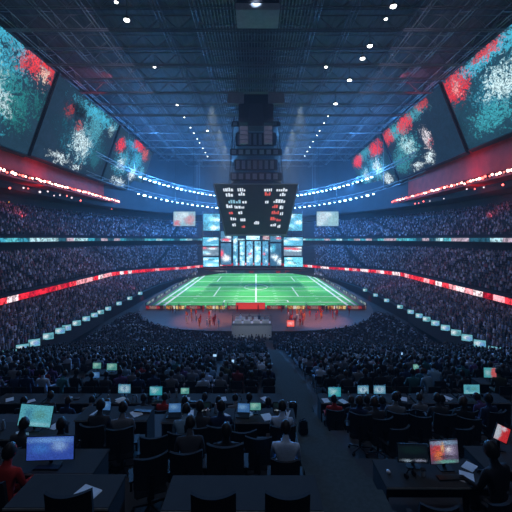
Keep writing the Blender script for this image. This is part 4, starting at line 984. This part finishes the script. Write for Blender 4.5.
# items on desks
for i, (x, y, z, where) in enumerate(((-1.9, 7.7, zC, 'left end of the farther centre desk'), (-1.2, 7.75, zC, 'middle of the farther centre desk'), (-.3, 7.7, zC, 'left end of the centre desk at the aisle'), (.55, 7.75, zC, 'aisle end of the centre desk'), (-3.6, 7.8, zC, 'third tier desk left of the gap'))):
    laptop(x, y, z, rl.uniform(-.2, .2), SC['dark'] if i % 2 else SC['blue'], 'open laptop with %s screen, %s' % ('dark' if i % 2 else 'blue', where), .3)
for x, y, z, lb in ((-1.55, 7.62, zC, 'pale sheets on the farther centre desk, beside the leftmost laptop'), (-.75, 7.65, zC, 'pale sheets on the farther centre desk, at its right end'), (.25, 7.65, zC, 'pale sheets on the centre desk, right of the green tablet'), (-2.8, 7.8, zC, 'pale sheets at the end panel of the desk left of the gap'),
                    (-4.5, 11.1, zD, 'pale sheets below the white and cyan monitor'), (-2.3, 11.05, zD, 'pale sheets right of the small green-blue monitor'), (-1.1, 11.1, zD, 'pale sheets on the fifth fourth-tier desk'), (.3, 11.1, zD, 'pale sheets on the short fourth-tier desk left of the aisle'), (2.3, 11.0, zD, 'pale sheets at the aisle end of the desks right of the aisle'),
                    (4.9, 11.1, zD, 'pale sheets right of the two pale monitors'), (6.2, 11.1, zD, 'pale sheets on the third fourth-tier desk right of the aisle'), (-6.2, 11.1, zD, 'pale sheets on the second fourth-tier desk from the left'), (-4.9, 7.0, zC, 'pale sheets right of the big pale cyan monitor')):
    paper(x, y, z, rl.uniform(-.8, .8), lb)
for x, y, z, lb in ((-.95, 7.85, zC, 'water bottle on the farther centre desk'), (.75, 7.9, zC, 'water bottle at the aisle end of the centre desk'), (3.1, 11.2, zD, 'water bottle right of the first monitor right of the aisle'), (-2.9, 11.2, zD, 'water bottle near the cyan fourth tier monitor'), (5.6, 11.3, zD, 'water bottle left of the rightmost pale cyan monitor')): bottle(x, y, z, lb)
for x, y, z, lb in ((-1.72, 7.9, zC, 'lidded cup behind the leftmost laptop of the centre desks'), (-3.1, 7.9, zC, 'lidded cup on the desk left of the gap'), (-4.1, 11.15, zD, 'lidded cup near the white and cyan monitor'), (4.2, 11.1, zD, 'lidded cup between the two pale monitors and the aisle monitor')): mug(x, y, z, lb)
clut = []
for (x0, x1, y0, y1, z, nm_) in ((-8.5, -.3, 10.9, 11.3, zD, 'fourth tier desks left of the aisle'), (2.2, 8.2, 10.9, 11.3, zD, 'fourth tier desks right of the aisle'), (-6.1, -4.3, 6.9, 7.3, zC, 'desk of the big pale cyan monitor'), (-3.9, -2.6, 7.6, 8.0, zC, 'third tier desk left of the gap'), (-2.0, .8, 7.5, 7.95, zC, 'centre third tier desks')):
    for i in range(int((x1-x0)*2.2)):
        x = rl.uniform(x0, x1); y = rl.uniform(y0, y1)
        if any(abs(x-a) < .3 and abs(y-b) < .3 for a, b in clut): continue
        clut.append((x, y)); k = rl.random()
        if k < .35: tag(paper(x, y, z+.001, rl.uniform(-.8, .8), 'loose pale papers among the clutter on the '+nm_), group='papers on the '+nm_)
        elif k < .55: tag(keyboard(x, y, z, rl.uniform(-.2, .2), 'black keyboard among the clutter on the '+nm_), group='keyboards on the '+nm_)
        elif k < .75: tag(headset(x, y, z, rl.uniform(-1, 1), 'black headset among the clutter on the '+nm_), group='headsets on the '+nm_)
        elif k < .9: tag(bottle(x, y, z, 'grey bottle among the clutter on the '+nm_), group='bottles on the '+nm_)
        else: tag(mug(x, y, z, 'lidded cup among the clutter on the '+nm_), group='cups on the '+nm_)
# things standing in the aisle
bx, by = 1.27, 9.0; hh = 4.0+2.35*(by-4.9)/7.3
hs = 4.0+2.35*(int((by-4.9)/7.3*14)+.5)/14
t = empty('backpack', (bx, by, CZ-hs), .2, 'small dark backpack standing in the aisle', 'backpack')
MB().box(-.13, .13, -.09, .09, 0, .36, top=.8).build('body', M['fabric'], t, .03); MB().box(-.10, .10, -.13, -.09, .04, .2).build('pocket', M['black'], t, .015); MB().tube((-.04, 0, .36), (.04, 0, .40), .012, 6).build('handle', M['black'], t)
by = 11.0; hs = 4.0+2.35*(int((by-4.9)/7.3*14)+.5)/14
t = empty('waste_bin', (1.22, by, CZ-hs), 0, 'round black bin on the aisle, just beyond the small backpack', 'bin')
MB().lathe([(.11, 0), (.14, .42), (.145, .43), (.145, .45)], 16).build('body', M['black'], t); MB().lathe([(.145, .45), (.10, .52), (.03, .55)], 16).build('lid', M['blackmetal'], t)

# ------------------------------------------------------------------ audience on the terrace
pos = []
ra = random.Random(33)
used_spots = [((97-256)/FPX*16, 16), ((112-256)/FPX*16, 16), ((95-256)/FPX*14.3, 14.3), ((490-256)/FPX*13.6, 13.6), ((416.5-256)/FPX*15.3, 15.3), ((377-256)/FPX*21, 21)]
for ri, (a, b, h) in enumerate(rows):
    if a > 52: break
    d = a+.42; W_ = min(rail_x(d)-2.4, 14+max(0, a-12)*.68, 30)-.6
    x = -W_
    while x < W_:
        x += .60+ra.uniform(-.03, .05)
        if abs(x-aisle(d)) < 1.05: continue
        if 27.5 < d < 41 and -1.9 < x < 3.3: continue
        if any(abs(x-ux) < 1.0 and abs(d-ud) < .75 for ux, ud in used_spots): continue
        px = 256+FPX*x/d; py = HY+FPX*(h-.9)/d
        if 58 < px < 88 and 13.5 < d < 19.5: continue
        if abs(((x+100) % 13)-6.5) < .5 and d > 16: continue
        if ra.random() < .10: continue
        pos.append((x+ra.uniform(-.06, .06), d+ra.uniform(-.04, .04), CZ-h, ri, abs(px-256) < 262))
d = 53.8
while d < 80:
    x = -31.
    while x < 31:
        x += .62+ra.uniform(-.04, .06)
        e = abs(x/33.5)**2.6+abs((d-119)/56.5)**2.6
        if e < 1 or abs(x) > 31: continue
        if abs(x-2.3) < .9 and d < 60: continue
        if -5.4 < x < 3.8 and 60.5 < d < 67: continue
        if ra.random() < .12: continue
        pos.append((x+ra.uniform(-.08, .08), d+ra.uniform(-.1, .1), -.8, 99, abs(x)/d < .77))
    d += .95
near = sorted([p for p in pos if p[4]], key=lambda p: p[1])[:178]
far_ = [p for p in pos if p not in set(near)]
ordn = ['first', 'second', 'third', 'fourth', 'fifth', 'sixth', 'seventh', 'eighth', 'ninth', 'tenth']
for x, d, z, ri, _ in near:
    sh = ra.choice(shirts_w+['white', 'maroon', 'grey']); hr = ra.choice(['hair', 'hair', 'hair', 'hair2']); sk = ra.choice(['skin', 'skin', 'skin2'])
    px = 256+FPX*x/d
    ar = 'far left' if px < 90 else 'left' if px < 185 else 'left of the aisle' if px < 285 else 'right of the aisle' if px < 390 else 'far right'
    where = '%s seat row past the desks, %s' % (ordn[min(9, ri)], ar)
    lb = 'person in %s, %s hair, %s' % (sh, 'dark' if hr == 'hair' else 'brown', where)
    rz = ra.gauss(0, .22)
    person(x, d, z, rz, ra.choice(KEYS), sh, lb, lb.replace('person', 'people', 1), hair=hr, skin=sk, trousers=ra.choice(['charcoal', 'navy', 'black']), scale=ra.uniform(.93, 1.05))
    cl = 'black stacking chair, %s' % where
    stack_chair(x, d-.05, z, cl, 'stacking chairs of the '+where)
crowd_mesh('crowd', [(x, d, z) for x, d, z, ri, _ in far_], [ra.gauss(0, .3) for _ in far_], False, True, PALF, 'dense seated audience in dark clothes filling the floor towards the platform')
print('terrace', len(near), len(far_))
# a few lit phones and tablets held up in the audience
ph = emit('phone_screen', (.35, .6, .9), 1.1)
for px, d, where in ((168, 33, 'left of the landing'), (155, 30, 'left, beside another one'), (215, 24, 'straight above the small green tablet'), (350, 28, 'right of the aisle, near the booth'), (402, 26, 'far right of the aisle'), (435, 22, 'right side, half way up the terrace'), (232, 19, 'just left of the aisle'), (70, 24, 'on the far left')):
    x = (px-256)/FPX*d; t = empty('tablet', (x, d-.1, CZ-H(d)+1.02), ra.uniform(-.3, .3), 'small glowing tablet held up in the audience, %s' % where, 'tablet')
    MB().box(-.13, .13, 0, .01, 0, .19).build('case', M['black'], t); MB().quad((-.12, -.002, .01), (.12, -.002, .01), (.12, -.002, .18), (-.12, -.002, .18)).build('screen', ph, t)

# ------------------------------------------------------------------ control booth before the platform, performers
bt = empty('control_booth', (-.8, 63.8, -.8), 0, 'pale grey control booth with consoles at the foot of the platform', 'booth')
MB().box(-3.7, 3.7, -1.6, 1.8, 0, 2.5).build('riser', M['white'], bt, .05)
MB().box(-3.7, 3.7, -1.62, -1.58, 2.5, 2.9).build('parapet', M['grey'], bt)
for x in (-2.6, -.9, .9, 2.6): MB().box(x-.7, x+.7, -1.0, -.3, 2.5, 3.3, top=.9).build('console', M['white'], bt)
for x in (-2.8, -1.6, -.4, .8, 2.0, 3.0): MB().box(x-.35, x+.35, .2, .3, 3.1, 3.7).build('equipment_screen', M['white'] if x < 1 else M['grey'], bt)
for x in (-3.6, 3.6): MB().tube((x, -1.5, 2.5), (x, -1.5, 4.4), .06, 6).build('post', M['steel'], bt)
MB().tube((-3.6, -1.5, 4.4), (3.6, -1.5, 4.4), .06, 6).build('top_rail', M['steel'], bt)
for i, x in enumerate((-2.2, -.5, 1.4)):
    person(-.8+x, 64.35, 1.7, PI if False else 0, 'stand', ['white', 'charcoal', 'navy'][i], 'person in %s standing in the grey control booth' % ['white', 'charcoal', 'navy'][i], hairchild=True)
rs = empty('small_red_screen', (6.9, 66.5, 0), 0, 'small glowing red screen on the platform, right of the control booth', 'screen')
MB().box(-.8, .8, 0, .2, .3, 1.7).build('cabinet', M['black'], rs); MB().quad((-.74, -.02, .36), (.74, -.02, .36), (.74, -.02, 1.64), (-.74, -.02, 1.64)).build('screen', picture('red_stage_screen', (.85, .10, .08), [(.5, .5, .4, .25, (.9, .6, .6), .7)], 1.1, 90, 1.2, gscale=5), rs)
for x in (-.6, .6): MB().box(x-.05, x+.05, .05, .15, 0, .3).build('foot', M['blackmetal'], rs)
rq = random.Random(9); cnt = 0; spots = []
while cnt < 62:
    if cnt < 18: px = rq.uniform(184, 220); d = rq.uniform(67, 78)
    elif cnt < 44: px = rq.uniform(286, 350); d = rq.uniform(67, 79)
    else: px = rq.uniform(165, 345); d = rq.uniform(79, 83.5)
    x = (px-256)/FPX*d
    if abs(x/31)**2.6+abs((d-119)/53.5)**2.6 > .97 or any(math.hypot(x-a, d-b) < .75 for a, b in spots) or (5.8 < x < 8 and d < 68): continue
    spots.append((x, d)); side = 'left' if cnt < 18 else 'right' if cnt < 44 else 'near'
    sh = rq.choice(['red', 'red', 'orange', 'red', 'white', 'orange']) if cnt < 44 else rq.choice(['white', 'red', 'charcoal', 'grey'])
    pose = rq.choice(['stand', 'cheer', 'stand'])
    wh = 'in the performing group left of the booth' if side == 'left' else 'in the performing group right of the booth' if side == 'right' else 'by the lit boards at the near field edge'
    lb = 'person in %s standing %s%s' % (sh, 'arms raised ' if pose == 'cheer' else '', wh)
    person(x, d, 0, rq.uniform(-3, 3), pose, sh, lb, lb.replace('person', 'people', 1), trousers=rq.choice(['charcoal', 'maroon', 'navy']), hairchild=True); cnt += 1

# ------------------------------------------------------------------ light
w = bpy.data.worlds.new('arena_air'); S.world = w; w.use_nodes = True
nt = w.node_tree; nt.nodes.clear(); wo = nt.nodes.new('ShaderNodeOutputWorld')
bg = N(nt, 'ShaderNodeBackground', Strength=1.); bg.inputs[0].default_value = (.0004, .0005, .0010, 1); nt.links.new(bg.outputs[0], wo.inputs[0])
vs = N(nt, 'ShaderNodeVolumeScatter', Density=.0007, Anisotropy=.3); vs.inputs[0].default_value = (.75, .88, 1, 1); nt.links.new(vs.outputs[0], wo.inputs['Volume'])
def spot(name, loc, aim, power, col, size, blend=.5, r=.5):
    l = bpy.data.lights.new(name, 'SPOT'); l.energy = power; l.color = col; l.spot_size = math.radians(size); l.spot_blend = blend; l.shadow_soft_size = r
    o = bpy.data.objects.new(name, l); C.objects.link(o); o.location = loc
    o.rotation_euler = (Vector(aim)-Vector(loc)).to_track_quat('-Z', 'Y').to_euler(); return o
def area(name, loc, aim, power, col, sx, sy):
    l = bpy.data.lights.new(name, 'AREA'); l.shape = 'RECTANGLE'; l.size = sx; l.size_y = sy; l.energy = power; l.color = col
    o = bpy.data.objects.new(name, l); C.objects.link(o); o.location = loc
    o.rotation_euler = (Vector(aim)-Vector(loc)).to_track_quat('-Z', 'Y').to_euler(); return o
for x in (-14, 14):
    for y in (105, 128, 150): spot('field_spotlight', (x, y, 60), (x*.8, y, 0), 120000, (1, 1, .86), 42, .5)
for sgn in (-1, 1):
    for a, aim in ((30, (sgn*26, 90, 22)), (48, (sgn*14, 95, 30)), (66, (sgn*34, 130, 5))):
        t = math.radians(a); spot('blue_beam_light', (sgn*51*math.cos(t), YS+89*math.sin(t), 43), aim, 160000, (.06, .36, 1), 26, .9, .4)
    for a, z, pw in ((18, 46, 26000), (30, 44, 22000), (44, 43, 22000), (58, 42, 20000), (72, 41, 16000), (38, 37, 9000), (64, 36, 9000)):
        t = math.radians(a); l = bpy.data.lights.new('rim_glow_light', 'POINT'); l.energy = pw*.75; l.color = (.08, .38, 1); l.shadow_soft_size = .5
        o = bpy.data.objects.new('rim_glow_light', l); C.objects.link(o); o.location = (sgn*50*math.cos(t), YS+86*math.sin(t), z)
    area('red_suite_light', (sgn*62.8, 100, 35.6), (sgn*69, 100, 39.5), 2700, (1, .05, .045), 2, 110)
    area('red_suite_light', (sgn*63.8, 100, 33.6), (sgn*70, 100, 28), 450, (1, .08, .08), 1.5, 110)
    area('stand_fill', (sgn*30, 85, 62), (sgn*55, 85, 8), 6300, (.74, .68, 1), 40, 60)  # added fill over each stand, in place of dim ambient light
area('terrace_fill', (0, 22, 61), (0, 34, 5), 2700, (.55, .70, 1), 40, 30)  # ambient fill added above the terrace, no visible fixture
spot('press_area_fill', (3, -4, 34), (.5, 9, 12), 1000, (.6, .75, 1), 60, .9, 2)  # fill added behind the camera to lift desks and aisle
area('roof_fill', (0, 120, 30), (0, 120, 66), 800, (.45, .5, .9), 50, 120)  # added fill imitating light bounced up onto the roof
spot('orange_stage_light', (0, 84, 40), (0, 73, 0), 9000, (1, .35, .2), 60, .8)
for x in (-11, 13): spot('red_stage_light', (x, 66, 22), (x, 73, 1), 36000, (1, .34, .2), 42, .8)
spot('booth_fill', (-.8, 50, 22), (-.8, 63, 1), 6000, (.75, .88, 1), 24, .8)  # added to brighten the booth front, which nothing else lights

spot('rig_fill', (0, 56, 60), (0, 95, 52), 5000, (.6, .75, 1), 34, .8)  # fill added only to bring out the grey rig panels
